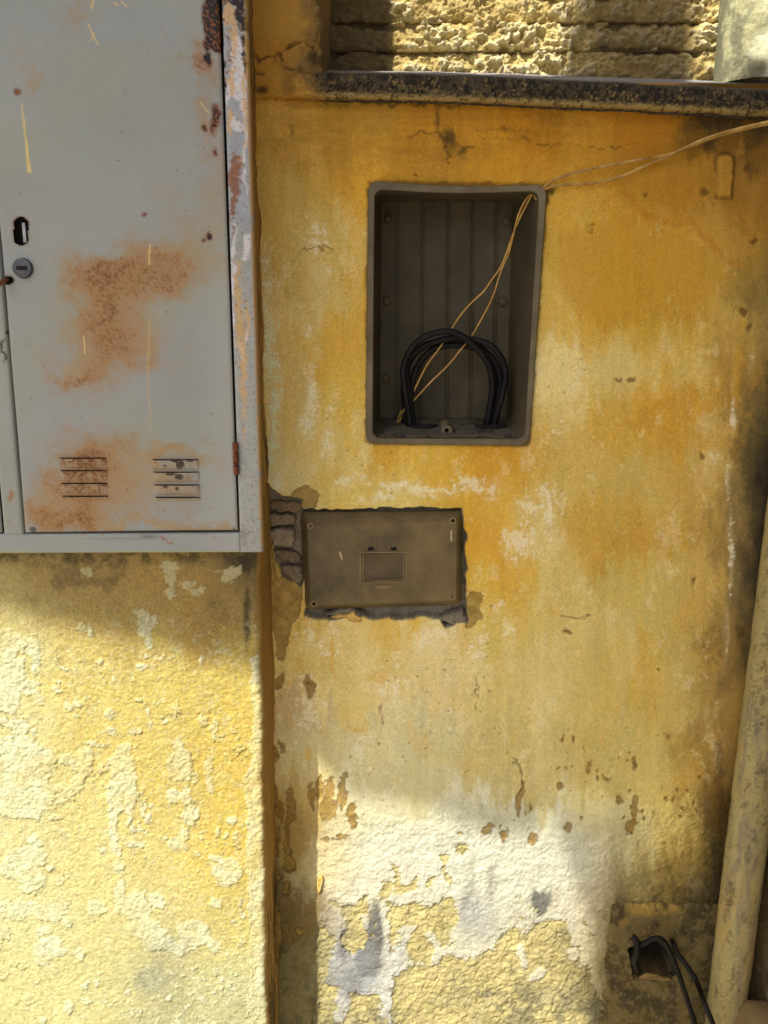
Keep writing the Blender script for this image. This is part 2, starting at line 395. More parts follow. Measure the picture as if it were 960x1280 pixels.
td = poly(wx + 1.5 * fine, wy, [(640,110),(1000,110),(1000,335),(925,335),(905,325),(885,300),(860,275),(840,280),(815,272),(795,257),(775,234),(740,218),(690,204)])
C = mixc(C, srgb((160, 108, 30)), 0.30 * sm(-1.5, 2.5, td + fine) * sm(0, 60, td + 30))
t2 = poly(wx + 2 * fine, wy + 9 * fbm(PX, 0 * PY, 6, 3, 143), [(688,300),(775,262),(860,300),(905,345),(893,372),(880,402),(858,418),(836,402),(822,404),(812,372),(806,370),(800,384),(782,408),(762,416),(742,400),(722,392),(704,364)])
C = mixc(C, srgb((186, 134, 40)), 0.50 * sm(-3, 4, t2 + 4 * fine + 5 * vert + 5 * ocp))
t3 = poly(wx, wy, [(780,532),(800,518),(830,498),(850,484),(872,486),(876,506),(866,524),(846,520),(836,512),(820,524),(796,536)])
C = mixc(C, srgb((190, 136, 44)), 0.55 * sm(-1, 1.5, t3 + 4 * fine + 5 * tint + 4 * ocp))
C = mixc(C, srgb((184, 134, 60)), 0.30 * sm(0.1, 0.9, dens([(800,680,60,14,1),(860,660,50,12,.8),(760,665,40,12,.7)]) - 0.3 * nz))
# rim of the tide mark under the top band, right
tide = np.exp(-((seg_dist(wx, wy, [(775,232),(795,255),(815,270),(840,278),(860,275),(885,300),(905,325),(925,330)])) / 5.0) ** 2)
C = mixc(C, srgb((172, 106, 24)), 0.5 * tide)
tide2 = np.exp(-((seg_dist(sx, sy, [(690,330),(720,385),(760,410),(800,385),(830,400),(870,395),(910,345)])) / 5.0) ** 2)
C = mixc(C, srgb((190, 132, 40)), 0.25 * tide2)
# black mould: right edge, top right, around the wire entry
mould = dens([(966,480,18,100,.6),(968,600,22,90,.95),(962,700,20,100,.95),(932,830,12,110,.7),(905,960,10,120,.6),(895,1100,14,90,.7),(905,150,60,26,.9),(960,160,60,40,.8),(890,182,14,20,.9),(940,205,40,20,.6),(683,236,13,9,1.3),(682,248,6,10,1.1),(328,112,14,12,1.3),(345,118,16,5,.9),(556,172,12,24,.9),(548,150,8,26,.8),(575,190,14,8,.7),(500,130,120,4,.8),(560,128,200,3,.8),(640,160,60,6,.5),(350,170,26,30,.4),(362,165,6,16,.6),(560,200,60,8,.4)])
mz = 0.5 + 0.5 * fbm(PX, PY, 16, 6, 151, 0.75, 0.8, 1.3)
C = mixc(C, srgb((54, 44, 28)), 0.82 * sm(0.1, 0.75, mould - 0.5 * mz + 0.08))
# mould at right in vertical smears
C = mixc(C, srgb((60, 54, 42)), 0.6 * sm(934, 966, PX - (PY - 600) * -0.065 + 10 * fbm(PX, PY, 30, 4, 161, 0.6, 0.6, 2)) * sm(330, 470, PY) * sm(0.75, 0.2, nz))
# cracks
cr = np.minimum.reduce([seg_dist(wx, wy, p) for p in [
  [(549,125),(551,150),(553,172),(558,190),(562,205)], [(553,172),(570,184),(590,186)], [(500,166),(530,167),(553,172)],
  [(375,318),(390,310),(402,308),(418,309)], [(700,766),(715,770),(738,766)], [(640,1010),(648,985),(645,960),(640,950)],
  [(345,117),(380,120)], [(600,168),(650,172),(700,180),(745,184),(800,182)], [(592,890),(594,860),(600,840)], [(480,880),(478,910),(470,930)]]])
C = mixc(C, srgb((70, 48, 24)), 0.62 * sm(1.9, 0.5, cr) * sm(0.25, 0.6, 0.5 + 0.5 * fbm(PX, PY, 12, 4, 165, 0.7)))
# small knocks and specks
sp = worley(PX, PY, 23, 5); spn = vn(PX / 60, PY / 60, 171)
spk = sm(0.10, 0.03, sp + 0.05 * vn(PX / 9, PY / 9, 172)) * (spn > 0.72) * sm(380, 480, PY)
C = mixc(C, srgb((88, 60, 26)), 0.7 * spk)
sp2 = worley(PX, PY / 2.2, 11, 6); dz = np.exp(-((PY - 985) / 60) ** 2) * sm(560, 600, PX) * sm(900, 840, PX)
chip2 = sm(0.16, 0.08, sp2 + 0.16 * fbm(PX, PY, 4, 3, 183, 0.9)) * sm(0.58, 0.66, vn(PX / 22, PY / 22, 181)) * (dz > 0.25)
C = mixc(C, srgb((112, 76, 30)), 0.8 * chip2)
pock = blobs(wx, wy, [(823,840,5,4),(740,281,3,3),(739,291,3,3),(814,240,4,4),(881,566,4,9),(889,236,6,5),(935,210,5,4),(942,300,4,5),(869,725,3,5),(708,790,6,5),(780,478,6,4),(797,478,6,4),(516,222,4,4),(931,388,5,7),(938,412,4,8)])
C = mixc(C, srgb((96, 60, 26)), 0.75 * sm(0, 2, pock))
# brown chips where the overcoat fell
CH = [(348,855,7,9),(353,848,4,9),(389,860,7,12),(388,848,3,5),(343,945,6,8),(352,935,3,10,-30),(342,1000,5,17),(347,1015,6,12),(362,1000,5,20),(362,1022,7,9),(348,1050,3,22),(358,1030,4,8),(362,1075,5,14),(360,1055,3,18),(362,1082,8,9),(347,1095,6,7),(357,1110,4,8),(344,1110,3,8),
      (390,998,4,14),(409,995,6,22),(413,1012,8,12),(424,990,5,16),(398,985,4,14),(421,1015,4,8),(429,1000,3,14),(440,1012,5,10),(443,1025,5,12),(443,1032,4,4),(405,1008,4,16),(430,968,3,4),
      (577,1040,4,3),(610,1040,5,7,30),(614,1033,4,5),(629,1046,4,6),(666,1050,6,9),(712,1035,4,6),(647,1005,4,16),(650,988,3,10),(794,1010,5,12),(790,1035,6,10),(795,1025,3,8),(790,952,4,8),(738,960,3,9),(700,985,3,5),(775,1000,4,5),(760,975,4,3),(403,1048,5,2),(424,1046,9,3),
      (348,1180,5,26),(372,1165,4,6),(346,1150,5,20),(355,1215,6,9)]
chips = blobs(wx * 0.6 + PX * 0.4, wy * 0.6 + PY * 0.4, CH) + 1.2 * fbm(PX, PY, 6, 3, 191, 0.7)
chm = sm(-0.3, 0.9, chips)
C = C * (1 - 0.85 * chm[..., None]) + (0.85 * chm)[..., None] * (srgb((146, 110, 52)) * 0.9 * (1 + 0.5 * fbm(PX, PY, 5, 3, 195, 0.8))[..., None])
C = mixc(C, srgb((72, 48, 22)), 0.5 * sm(1.0, 0.0, np.abs(chips)) * (chips > -2))
# sand render exposed at the foot
def Z(pts, s=2.667, ox=400, oy=1050): return [(ox + a / s, oy + b / s) for a, b in pts]
SAND = [Z([(75,215),(105,228),(135,205),(160,180),(168,240),(135,265),(162,300),(158,340),(112,388),(78,365),(75,320),(100,295),(80,250)]),
  Z([(235,228),(300,215),(350,225),(400,210),(440,192),(458,215),(460,270),(430,310),(445,345),(410,352),(385,320),(365,305),(350,320),(385,350),(372,402),(330,408),(300,395),(292,330),(318,290),(270,275),(252,320),(245,395),(232,330)]),
  Z([(245,440),(270,440),(300,410),(390,418),(410,370),(440,380),(470,395),(530,400),(580,370),(610,320),(640,292),(660,295),(680,318),(700,312),(720,275),(830,272),(850,330),(860,400),(900,420),(960,640),(238,640),(235,540)]),
  Z([(-20,485),(60,490),(100,505),(130,515),(200,520),(215,555),(240,640),(-20,640)]), Z([(-15,305),(35,335),(20,400),(-15,412)]),
  Z([(195,185),(215,140),(238,150),(235,180),(205,192)]), Z([(243,88),(258,92),(268,160),(300,150),(325,120),(322,165),(270,188),(250,180)]), Z([(366,130),(380,125),(376,180),(362,188)]),
  Z([(400,52),(440,55),(425,80),(425,110),(448,130),(440,150),(420,125),(410,80)]), Z([(465,20),(485,12),(496,35),(480,44),(464,38)]), Z([(25,190),(60,205),(80,210),(60,220),(30,200)]),
  [(385,1165),(404,1160),(420,1171),(408,1215),(396,1230),(390,1300),(330,1300),(350,1200)]]
bx = PY > 1020
sd = np.full(PX.shape, -50.0)
sdx, sdy = (0.45 * wx + 0.55 * PX)[bx], (0.45 * wy + 0.55 * PY)[bx]; acc = np.full(sdx.shape, -50.0)
for p_ in SAND: acc = np.maximum(acc, poly(sdx, sdy, p_))
# islands of white coat left inside
isl = np.maximum(blobs(sdx, sdy, [(428,1250,10,20),(422,1268,8,10),(481,1262,6,9),(487,1244,4,10),(650,1195,6,12),(655,1208,5,8),(677,1218,8,7),(668,1224,6,5),(715,1192,9,9),(718,1170,7,18),(728,1200,6,12)]), -50) * 1.2
acc = np.minimum(acc, -isl)
acc = acc + 4.5 * fbm(PX[bx], PY[bx], 10, 5, 201, 0.9) + 0.4
acc = np.maximum(acc, 14 * (fbm(PX[bx], PY[bx], 26, 6, 203, 0.8) - 0.62) - 0.12 * np.abs(PY[bx] - 1150) + 2)
sd[bx] = acc
low = sm(1000, 1050, PY + 30 * big + 12 * tint)
lowr = low * sm(905, 760, PX + 10 * big)
sandm = sm(-0.7, 0.7, sd) * sm(905, 860, PX + 12 * big)
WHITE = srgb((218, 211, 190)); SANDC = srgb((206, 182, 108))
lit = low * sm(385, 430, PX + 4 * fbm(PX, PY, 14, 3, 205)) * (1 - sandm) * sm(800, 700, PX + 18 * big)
C = mixc(C, WHITE, 0.66 * sm(1004, 1066, PY + 9 * tint + 6 * fine) * lit * (0.75 + 0.25 * np.clip(big + 0.5, 0, 1)))  # white coat kept to the sunlit patch, so sunlight is partly painted in
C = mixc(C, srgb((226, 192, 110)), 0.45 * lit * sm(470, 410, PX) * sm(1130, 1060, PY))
C = C * (1 - (0.9 * chm * low)[..., None]) + (0.9 * chm * low)[..., None] * srgb((168, 132, 66)) * (1 + 0.4 * fine)[..., None]
C = mixc(C, srgb((84, 58, 28)), 0.6 * low * sm(0.9, 0.0, np.abs(chips)) * (chips > -2))
damp_shade = sm(404, 396, PX)  # strip ends at the cast shadow edge; damp and shade in one colour
ss = srgb((196, 176, 118)) * (1 + 0.16 * fbm(PX, PY, 26, 5, 211, 0.7) + 0.06 * fine)[..., None]
ss = mixc(ss, srgb((150, 140, 104)), 0.5 * sm(0.0, 0.9, fbm(PX, PY, 60, 4, 221)) )
ss = mixc(ss, srgb((108, 90, 52)), np.clip(0.62 * damp_shade * (0.6 + 0.8 * (0.5 + 0.5 * fbm(PX, PY, 22, 5, 223, 0.8))) + 0.7 * sm(700, 770, PX + 24 * big), 0, 1))  # fading sun at right is painted in as darkening too
ss = mixc(ss, srgb((96, 92, 74)), 0.6 * sm(0.15, 0.7, fbm(PX, PY, 30, 6, 225, 0.8) + 0.5 * sm(1180, 1290, PY) - 0.2))
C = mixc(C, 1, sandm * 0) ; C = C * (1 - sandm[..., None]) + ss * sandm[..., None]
# grey smears on the white coat
G = dens([(456,1192,20,34,2.0),(468,1165,12,44,1.6),(430,1180,9,30,1.1),(440,1225,34,34,.9),(677,1128,15,15,2.2),(668,1120,8,10,1.1),(590,1120,16,60,.7),(612,1100,12,44,.7),(520,1250,14,30,.6),(580,1230,30,20,.5),(720,1250,10,10,1.3),(735,1262,10,10,1.3),(640,1160,60,16,.45),(355,1180,18,22,.5),(380,1220,20,30,.5),(545,1180,10,20,.4)])
C = mixc(C, srgb((70, 68, 66)), 0.8 * sm(0.15, 1.0, G * (1 - 0.8 * sm(0, 2, sd)) - 0.25 * mz) * sm(1000, 1060, PY))
C = mixc(C, srgb((158, 156, 154)), 0.45 * sm(0.2, 0.8, dens([(440,1210,40,50,1),(560,1195,30,12,.7),(600,1150,40,40,.8),(680,1160,30,20,.8),(500,1175,10,30,.9)])) * (1 - sandm) * low)
# lower right corner darkened in colour for its deep shade, with some stain
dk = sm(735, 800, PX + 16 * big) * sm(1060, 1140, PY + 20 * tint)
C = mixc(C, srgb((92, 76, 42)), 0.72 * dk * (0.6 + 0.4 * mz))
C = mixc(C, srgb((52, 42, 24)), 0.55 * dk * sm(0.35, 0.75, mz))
# the scraped gap round the small box
hx = PX + 3 * fbm(PX, PY, 16, 2, 231, 0.5); hy = PY + 3 * fbm(PX, PY, 16, 2, 241, 0.5)
hole = poly(hx, hy, HOLE)
ux = PX + 3.5 * fbm(PX, PY, 14, 4, 251, 0.7); uy = PY + 3.5 * fbm(PX, PY, 14, 4, 261, 0.7)
torn = poly(ux, uy, [(322,585),(330,592),(338,612),(356,621),(378,624),(374,640),(385,700),(378,735),(366,728),(352,722),(345,700),(340,672),(330,660),(322,650)])
brown = np.maximum(poly(ux, uy, [(345,722),(352,722),(378,735),(376,760),(362,790),(352,828),(346,826),(343,790),(336,770),(334,690),(326,690),(326,650),(336,664),(344,700)]), np.maximum(blobs(ux, uy, [(381,622,17,13)]), poly(ux, uy, [(585,742),(590,740),(603,745),(600,762),(606,772),(584,784),(580,784)])))
bt = 0.5 + 0.5 * fbm(PX, PY, 12, 5, 265, 0.8)
C = C * (1 - 0.85 * sm(-0.8, 0.8, brown))[..., None] + (0.85 * sm(-0.8, 0.8, brown))[..., None] * (srgb((150, 118, 62)) * (0.45 + 1.0 * bt)[..., None])
C = mixc(C, srgb((74, 52, 26)), 0.5 * sm(1.4, 0, np.abs(brown)) )
C = mixc(C, srgb((126, 110, 88)), sm(-0.6, 0.6, torn)); C = C * (1 - 0.35 * sm(-0.6, 0.6, torn) * sm(0.45, 0.8, mz))[..., None]
C = mixc(C, srgb((126, 114, 92)) , sm(-1.0, 0.2, hole)); C = C * (1 + 0.3 * fbm(PX, PY, 7, 4, 271, 0.8) * sm(-1, 0.2, hole))[..., None]
C = C * (1 - 0.30 * sm(985, 1040, PY + 12 * tint + 10 * big))[..., None]  # sunlit foot dimmed in colour to offset the strong sun
C = mixc(C, srgb((120, 112, 92)), 0.30 * sm(0.2, 0.9, fbm(PX, PY, 24, 6, 299, 0.85) + 0.35 * sm(1100, 1250, PY)) * low * sm(395, 405, PX))
# relief, metres toward the viewer
H = 0.0022 * fbm(PX, PY, 260, 3, 301) + 0.0005 * fbm(PX, PY, 40, 4, 311) + 0.00022 * fine + 0.00025 * vert * upper
H += 0.0004 * wm - 0.0009 * chm - 0.0012 * sm(-1, 1.5, pock) - 0.0009 * sm(2.2, 0.5, cr) - 0.0006 * chip2
rgh = 0.0016 * fbm(PX, PY, 15, 4, 321, 0.62, 1.2, 0.9) + 0.0008 * fbm(PX, PY, 4.5, 3, 331, 0.8) + 0.0009 * fbm(PX, PY, 8, 4, 333, 0.9) + 0.0010 * sm(0.5, 0.1, worley(PX + 3 * fine, PY, 9, 334)) * (vn(PX / 16, PY / 16, 336) > 0.6)
rgh = 1.15 * rgh + 0.0008 * fbm(PX, PY, 2.8, 2, 337, 0.9)
H += low * sm(330, 345, PX) * rgh * (0.55 + 0.5 * sandm) * (0.4 + 0.6 * sm(380, 400, PX))
H += -0.0018 * sandm
H += -0.0018 * sm(-0.8, 0.8, brown)
H += -0.010 * sm(-0.6, 0.8, torn) + 0.0035 * sm(-0.6, 0.8, torn) * fbm(PX, PY, 16, 4, 341, 0.6, 1.6, 0.8)
H += -0.017 * sm(-0.8, 2.4, hole) + 0.0022 * sm(1, 4, hole) * fbm(PX, PY, 14, 4, 345)
# raised strip of plaster over the buried conduit, top right
cond = blobs(PX, PY, [(906,222,11,11)]); cond = np.maximum(cond, poly(PX, PY, [(895,200),(917,200),(914,248),(896,247)])); cond = np.maximum(cond, blobs(PX, PY, [(906,201,11,9)]))
H += 0.004 * sm(-1, 4, cond)
C = mixc(C, srgb((60, 42, 18)), 0.6 * sm(2.4, 0.3, np.abs(cond + 1)) * sm(0.35, 0.6, mz + 0.1))
C = mixc(C, srgb((184, 132, 48)), 0.5 * sm(1, 4, cond))
ub = poly(PX, PY, [(463, 229), (681, 234), (659, 553), (460, 551)])
keep = (ub < 4) & (poly(PX, PY, [(780 + x / 9.6, 1150 + y / 9.6) for x, y in [(75,340),(200,330),(360,250),(440,255),(580,420),(610,620),(580,740),(300,715),(130,700),(65,440)]]) < -7)
H += -0.002 * sm(-7, -1, ub + 0 * PX)
C = mixc(C, srgb((74, 54, 28)), 0.6 * sm(-5.5, -1.5, ub + 2.5 * fbm(PX, PY, 12, 4, 351)))
rd = sm(640, 780, PX) * sm(880, 1080, PY) + sm(330, 352, 690 - PX)* 0
C = desat(C, 0.98, 1.15); kb = C[..., 2] / (C[..., 0] + 1e-4); C[..., 2] *= np.clip(0.82 + 0.50 * kb, 0.8, 1.05); C = C * (1 + 0.16 * sm(385, 335, PX) * upper)[..., None]  # wall beside the cabinet lightened to offset the shade there
C = C * (1 + 0.10 * upper)[..., None] * np.array([0.955, 1.035, 1.03]) * (1 - 0.20 * sm(850, 920, PX) * sm(850, 1010, PY))[..., None]  # upper wall, which lies in shade, lifted in colour
house = empty('yellow_recessed_wall', (0.2, 0.0, 0.0), 'ochre yellow recessed wall with stained peeling paint around the two meter boxes', 'wall')
V = np.stack([GX, -H, GZ], -1)
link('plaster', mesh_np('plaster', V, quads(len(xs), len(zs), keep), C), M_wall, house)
def at(px, py, Y=0.0): return P(px, py, Y)

# ---- raised pillar above, left of the ledge ------------------------
def patch(name, xs, zs, Y, paint, mat, parent):
    """sheet facing the viewer; paint(PX, PY) -> coat, relief; edges turn back 2 cm"""
    GX, GZ = np.meshgrid(xs, zs, indexing='ij'); PX, PY = proj(GX, GZ, Y)
    C, H = paint(PX, PY, GX, GZ)
    return GX, GZ, C, H
def fine_axis(a, b, step=STEP): return np.linspace(a, b, max(2, int((b - a) / step)))
YP = -0.010
zt = float(Zof(121, YP))
xe0, xe1 = -0.156, float(Xof(402, 60, YP))
pxs = fine_axis(xe0, xe1, 0.0016); pzs = np.concatenate([fine_axis(zt, 1.78, 0.0016), np.arange(1.8, 2.65, 0.03)])
# wrap: front, then back along the jamb
u = np.concatenate([pxs, xe1 + np.arange(0.0016, 0.165, 0.0016)])
UX, UZ = np.meshgrid(u, pzs, indexing='ij')
over = np.clip(UX - xe1, 0, None); fx = np.minimum(UX, xe1)
rad = 0.012
ang = np.clip((UX - (xe1 - rad)) / (rad * 1.2), 0, math.pi / 2)
bxx = np.where(UX < xe1 - rad, UX, xe1 - rad + rad * np.sin(ang)); byy = np.where(UX < xe1 - rad, YP, YP + rad * (1 - np.cos(ang)) + np.clip(UX - (xe1 + 0.2 * rad), 0, None))
nxn = np.where(UX < xe1 - rad, 0, np.sin(ang)); nyn = np.where(UX < xe1 - rad, -1.0, -np.cos(ang))
qx, qy = proj(fx, UZ, YP); qx = qx + over / 0.00094
Cc = rbf(qx + 14 * fbm(qx, qy, 30, 4, 401), qy + 14 * fbm(qx, qy, 30, 4, 411), [(330,20,196,148,62),(370,30,198,150,66),(330,80,194,140,52),(350,110,196,144,60),(385,60,170,128,60),(385,100,186,140,66),(400,20,150,120,70),(400,80,110,92,60),(440,50,120,98,56),(500,50,110,90,50),(330,-40,190,140,60),(380,-60,190,140,60)], 18)
Cc = Cc * (1 + 0.08 * fbm(qx, qy, 8, 5, 421, 0.7))[..., None]
ragw = sm(372, 392, qx + 12 * fbm(qx, qy, 20, 5, 431, 0.7) + 0.18 * (qy - 40))
Cc = mixc(Cc, srgb((120, 98, 58)), 0.75 * ragw * (0.4 + 0.6 * (0.5 + 0.5 * fbm(qx, qy, 9, 4, 441, 0.8))))
lw = (qx + 4 * fbm(qx, qy, 12, 4, 451), qy + 4 * fbm(qx, qy, 12, 4, 461))
ck = np.minimum.reduce([seg_dist(*lw, p) for p in [[(315,68),(325,78),(335,72),(345,76),(352,66),(362,62),(367,52)], [(350,66),(356,84),(366,88)], [(365,58),(380,48),(392,62)], [(318,92),(330,96)]]])
Cc = mixc(Cc, srgb((60, 42, 20)), 0.75 * sm(3.0, 0.6, ck) * sm(0.3, 0.5, 0.5 + 0.5 * fbm(qx, qy, 10, 3, 465)))
md = np.exp(-((qx - 326) / 14) ** 2 - ((qy - 112) / 9) ** 2) + 0.9 * np.exp(-((qx - 392) / 12) ** 2 - ((qy - 72) / 16) ** 2) + 0.6 * np.exp(-((qx - 372) / 10) ** 2 - ((qy - 88) / 6) ** 2)
Cc = mixc(Cc, srgb((40, 32, 22)), 0.85 * sm(0.2, 0.8, md - 0.35 * (0.5 + 0.5 * fbm(qx, qy, 9, 4, 471, 0.8))))
Hh = 0.002 * fbm(qx, qy, 60, 4, 481) + 0.0006 * fbm(qx, qy, 8, 4, 491) - 0.0016 * sm(3, 0.5, ck) + ragw * 0.006 * fbm(qx, qy, 22, 5, 501, 0.65) * (qx < 470)
Hh += -0.010 * sm(318, 326, 640 - qx) * 0
Vv = np.stack([bxx + nxn * Hh, byy + nyn * Hh, UZ], -1)
# lower edge turned under
lowv = Vv[:, :1].copy(); lowv[..., 1] = np.maximum(lowv[..., 1], 0.004); Vv = np.concatenate([lowv, Vv], 1); Cc = np.concatenate([Cc[:, :1] * 0.9, Cc], 1)
link('window_jamb', mesh_np('window_jamb', Vv, quads(len(u), len(pzs) + 1), Cc), M_wall, house)

# ---- ledge ----------------------------------------------------------
YL, YB = -0.022, 0.155
lx = np.arange(float(Xof(352, 100, YL)), 0.54, 0.0014)
col = np.interp(lx, [float(Xof(p, 110, YL)) for p in (352, 480, 600, 740, 880, 960, 1010)], [352, 480, 600, 740, 880, 960, 1010])
ybot = np.interp(col, [345, 403, 560, 740, 960], [120, 121, 125, 132, 142])
yfr = np.interp(col, [345, 403, 480, 575, 740, 960], [92, 93, 95, 97, 104, 114])
ybk = np.interp(col, [345, 403, 486, 600, 712, 891, 960], [86, 87, 88, 90, 93, 98, 100])
NP_ = 150
prof = np.zeros((len(lx), NP_, 2))
zb_, zf_, zk_ = Zof(ybot, YL), Zof(yfr, YL), Zof(ybk, YB)
for i in range(len(lx)):
    pts = np.array([(0.004, zb_[i]), (YL + 0.003, zb_[i]), (YL, zb_[i] + 0.003), (YL, zf_[i] - 0.006), (YL + 0.003, zf_[i]), (YL + 0.012, zf_[i] + 0.005), (YB, zk_[i])])
    L = np.concatenate([[0], np.cumsum(np.hypot(*np.diff(pts, axis=0).T))])
    tt = np.linspace(0, 1, NP_) ** 1.5 * L[-1]
    prof[i, :, 0] = np.interp(tt, L, pts[:, 0]); prof[i, :, 1] = np.interp(tt, L, pts[:, 1])
LXg = np.repeat(lx[:, None], NP_, 1)
cxp = np.repeat(col[:, None], NP_, 1)
a_ = prof[..., 0]; zz = prof[..., 1]
_, vpy = proj(LXg, zz, a_)
vv = (zz - zb_[:, None]) / (zf_ - zb_)[:, None]            # 0 bottom .. 1 top of the front
n1 = 0.5 + 0.5 * (0.6 * fbm(cxp, vpy + a_ * 900, 14, 5, 511, 0.85) + 0.6 * fbm(cxp, vpy + a_ * 900, 4, 3, 512, 0.85)); n2 = 0.5 + 0.5 * fbm(cxp, vpy + a_ * 900, 60, 4, 521); n3 = 0.5 + 0.5 * fbm(cxp, vpy, 5, 3, 525, 0.8)
Cl = np.ones(LXg.shape + (3,)) * srgb((38, 34, 28))
Cl = mixc(Cl, srgb((150, 126, 74)), 0.7 * sm(0.66, 0.80, n1 + 0.10 * (0.8 - vv) + 0.12 * (n2 - 0.5)) * (a_ < YL + 0.01))
Cl = mixc(Cl, srgb((92, 80, 56)), 0.6 * sm(0.45, 0.62, 0.5 + 0.5 * fbm(cxp, vpy + a_ * 900, 6, 4, 527, 0.9)))
Cl = mixc(Cl, srgb((176, 150, 92)), 0.8 * sm(0.26, 0.05, vv + 0.3 * (n1 - 0.5)) * sm(0.2, 0.5, n3 + 0.1) * (a_ < YL + 0.01))
Cl = mixc(Cl, srgb((120, 116, 112)), 0.6 * sm(YL + 0.006, YL + 0.02, a_) * sm(0.3, 0.6, n1))
Cl = mixc(Cl, srgb((150, 146, 140)), 0.7 * sm(YL + 0.03, YL + 0.09, a_ + 0.03 * n1))
Cl = mixc(Cl, srgb((196, 146, 62)), sm(402, 372, cxp + 30 * (n1 - 0.5) + 10 * (vv - 0.5)) * 0.9)
Cl = mixc(Cl, srgb((140, 110, 60)), 0.5 * sm(480, 400, cxp + 60 * (n2 - 0.5)) * sm(0.4, 0.7, n1))
hl = 0.0016 * (n1 - 0.5) + 0.002 * (n2 - 0.5)
fade = sm(352, 372, cxp)
Vl = np.stack([LXg, np.where(a_ < 0, a_ * (0.55 + 0.45 * fade), a_) - hl * (a_ < 0.0), zz + hl * (a_ > YL + 0.004)], -1)
link('window_ledge', mesh_np('window_ledge', Vl, quads(len(lx), NP_, flip=False), Cl), M_ledge, house)

# ---- rough courses behind the ledge --------------------------------
rng = np.random.default_rng(4)
rx0, rx1 = float(Xof(396, 50, YB)), 0.56
rxs = np.arange(rx0, rx1, 0.0016)
bounds = [104, 66, 30, -6, -44, -84, -126]
YR = 0.146
for k in range(len(bounds) - 1):
    z0, z1 = float(Zof(bounds[k], YR)), float(Zof(bounds[k + 1], YR)) - 0.0004
    rz = np.arange(z0, z1, 0.0016)
    A, B = np.meshgrid(rxs, rz, indexing='ij'); qx, qy = proj(A, B, YR)
    e = np.minimum(B - z0 + 0.004 * fbm(qx, 0 * qy, 46, 4, 530 + k), z1 - B - 0.003 + 0.004 * fbm(qx, 0 * qy, 38, 4, 535 + k)) / (z1 - z0) + 0.10 * fbm(qx, qy, 14, 3, 538) + 0.6 * sm(0.0, 0.6, fbm(qx, qy, 26, 4, 539 + k))
    if k == 0 and False: e = np.maximum(e, (z1 - B) / (z1 - z0) * (B < (z0 + z1) / 2))
    prof_ = np.sqrt(np.clip(e * 3.2, 0, 1))
    wl = worley(qx + 5 * fbm(qx, qy, 9, 3, 541, .8), qy * 1.25 + 5 * fbm(qx, qy, 9, 3, 551, .8), 11, k); wl2 = worley(qx + 3 * fbm(qx, qy, 6, 2, 542), qy * 1.2, 5.5, k + 20)
    lump = 0.010 * sm(0.8, 0.1, wl) * sm(0.25, 0.7, vn(qx / 15, qy / 15, 561 + k)) + 0.0040 * sm(0.7, 0.1, wl2) * vn(qx / 8, qy / 8, 563) + 0.0036 * fbm(qx, qy, 9, 5, 571, 0.85)
    shade_m = sm(700, 770, qx + 20 * fbm(qx, qy, 40, 2, 575)) * sm(880, 860, qx); shade_m = np.maximum(shade_m, sm(500, 480, qx))  # jamb shadow at left and shade at right, painted into the courses
    h = 0.0065 * prof_ + lump * (0.5 + 0.5 * prof_) * (1 - 0.55 * shade_m)
    c = srgb((204, 184, 120)) * (1 + 0.18 * fbm(qx, qy, 24, 5, 581 + k, 0.7))[..., None]
    c = mixc(c, srgb((178, 158, 96)), 0.4 * sm(0, 0.6, fbm(qx, qy, 30, 3, 591)))
    c = mixc(c, srgb((226, 214, 176)), 0.6 * sm(0.003, 0.009, lump)); c = mixc(c, srgb((150, 116, 56)), 0.55 * sm(0.003, -0.001, lump))  # lump tops painted cream as if lit, crevices browned
    c = mixc(c, srgb((110, 86, 44)), 0.6 * sm(0.5, 0.1, prof_))
    c = mixc(c, srgb((104, 84, 50)), 0.72 * shade_m); c = mixc(c, srgb((84, 68, 42)), 0.6 * sm(500, 480, qx))
    c = mixc(c, srgb((62, 54, 38)), 0.6 * sm(0.62, 0.25, prof_) * shade_m)
    Vr = np.stack([A, YR - h, B], -1)
    bk = Vr.copy()[:, :1]; bk[..., 1] = YB + 0.01; tk = Vr.copy()[:, -1:]; tk[..., 1] = YB + 0.01
    Vr = np.concatenate([bk, Vr, tk], 1); c = np.concatenate([c[:, :1] * 0.7, c, c[:, -1:] * 0.7], 1)
    link('brick_course', mesh_np('brick_course', Vr, quads(len(rxs), len(rz) + 2), c), M_rough, house)
b = MB(); b.box(rx0 - 0.1, rx1, YB + 0.006, YB + 0.2, 1.55, 2.65); b.build('infill_wall', M_mortar, house)
# concrete mullion right of the courses
mz0 = float(Zof(101, 0.10)); mzs = np.concatenate([np.arange(mz0, 1.80, 0.0018), np.arange(1.82, 2.65, 0.03)])
mu = np.arange(0, 0.30, 0.0018)
MU, MZ = np.meshgrid(mu, mzs, indexing='ij')
mcx = float(Xof(893, 95, 0.125)) + 0.055
angm = np.clip(MU / 0.055, 0, math.pi / 2); rest = np.clip(MU - 0.055 * math.pi / 2, 0, None)
mx_ = mcx - 0.055 * np.cos(angm) + rest; my_ = 0.128 - 0.055 * np.sin(angm) * 0.8
qx = 893 + MU / 0.0010; _, qy = proj(mx_, MZ, 0.1)
cm = np.ones(MU.shape + (3,)) * srgb((176, 172, 130))
cm = cm * (1 + 0.12 * fbm(qx, qy, 14, 5, 601, 0.7, 0.7, 1.8))[..., None]
cm = mixc(cm, srgb((92, 92, 76)), 0.75 * sm(0.25, 0.75, 0.5 + 0.5 * fbm(qx, qy, 22, 5, 611, 0.7, 0.8, 1.5) + 0.5 * sm(930, 890, qx) - 0.1 + 0.3 * sm(60, 95, qy)))  # stains, and left side darkened for the shadow on it
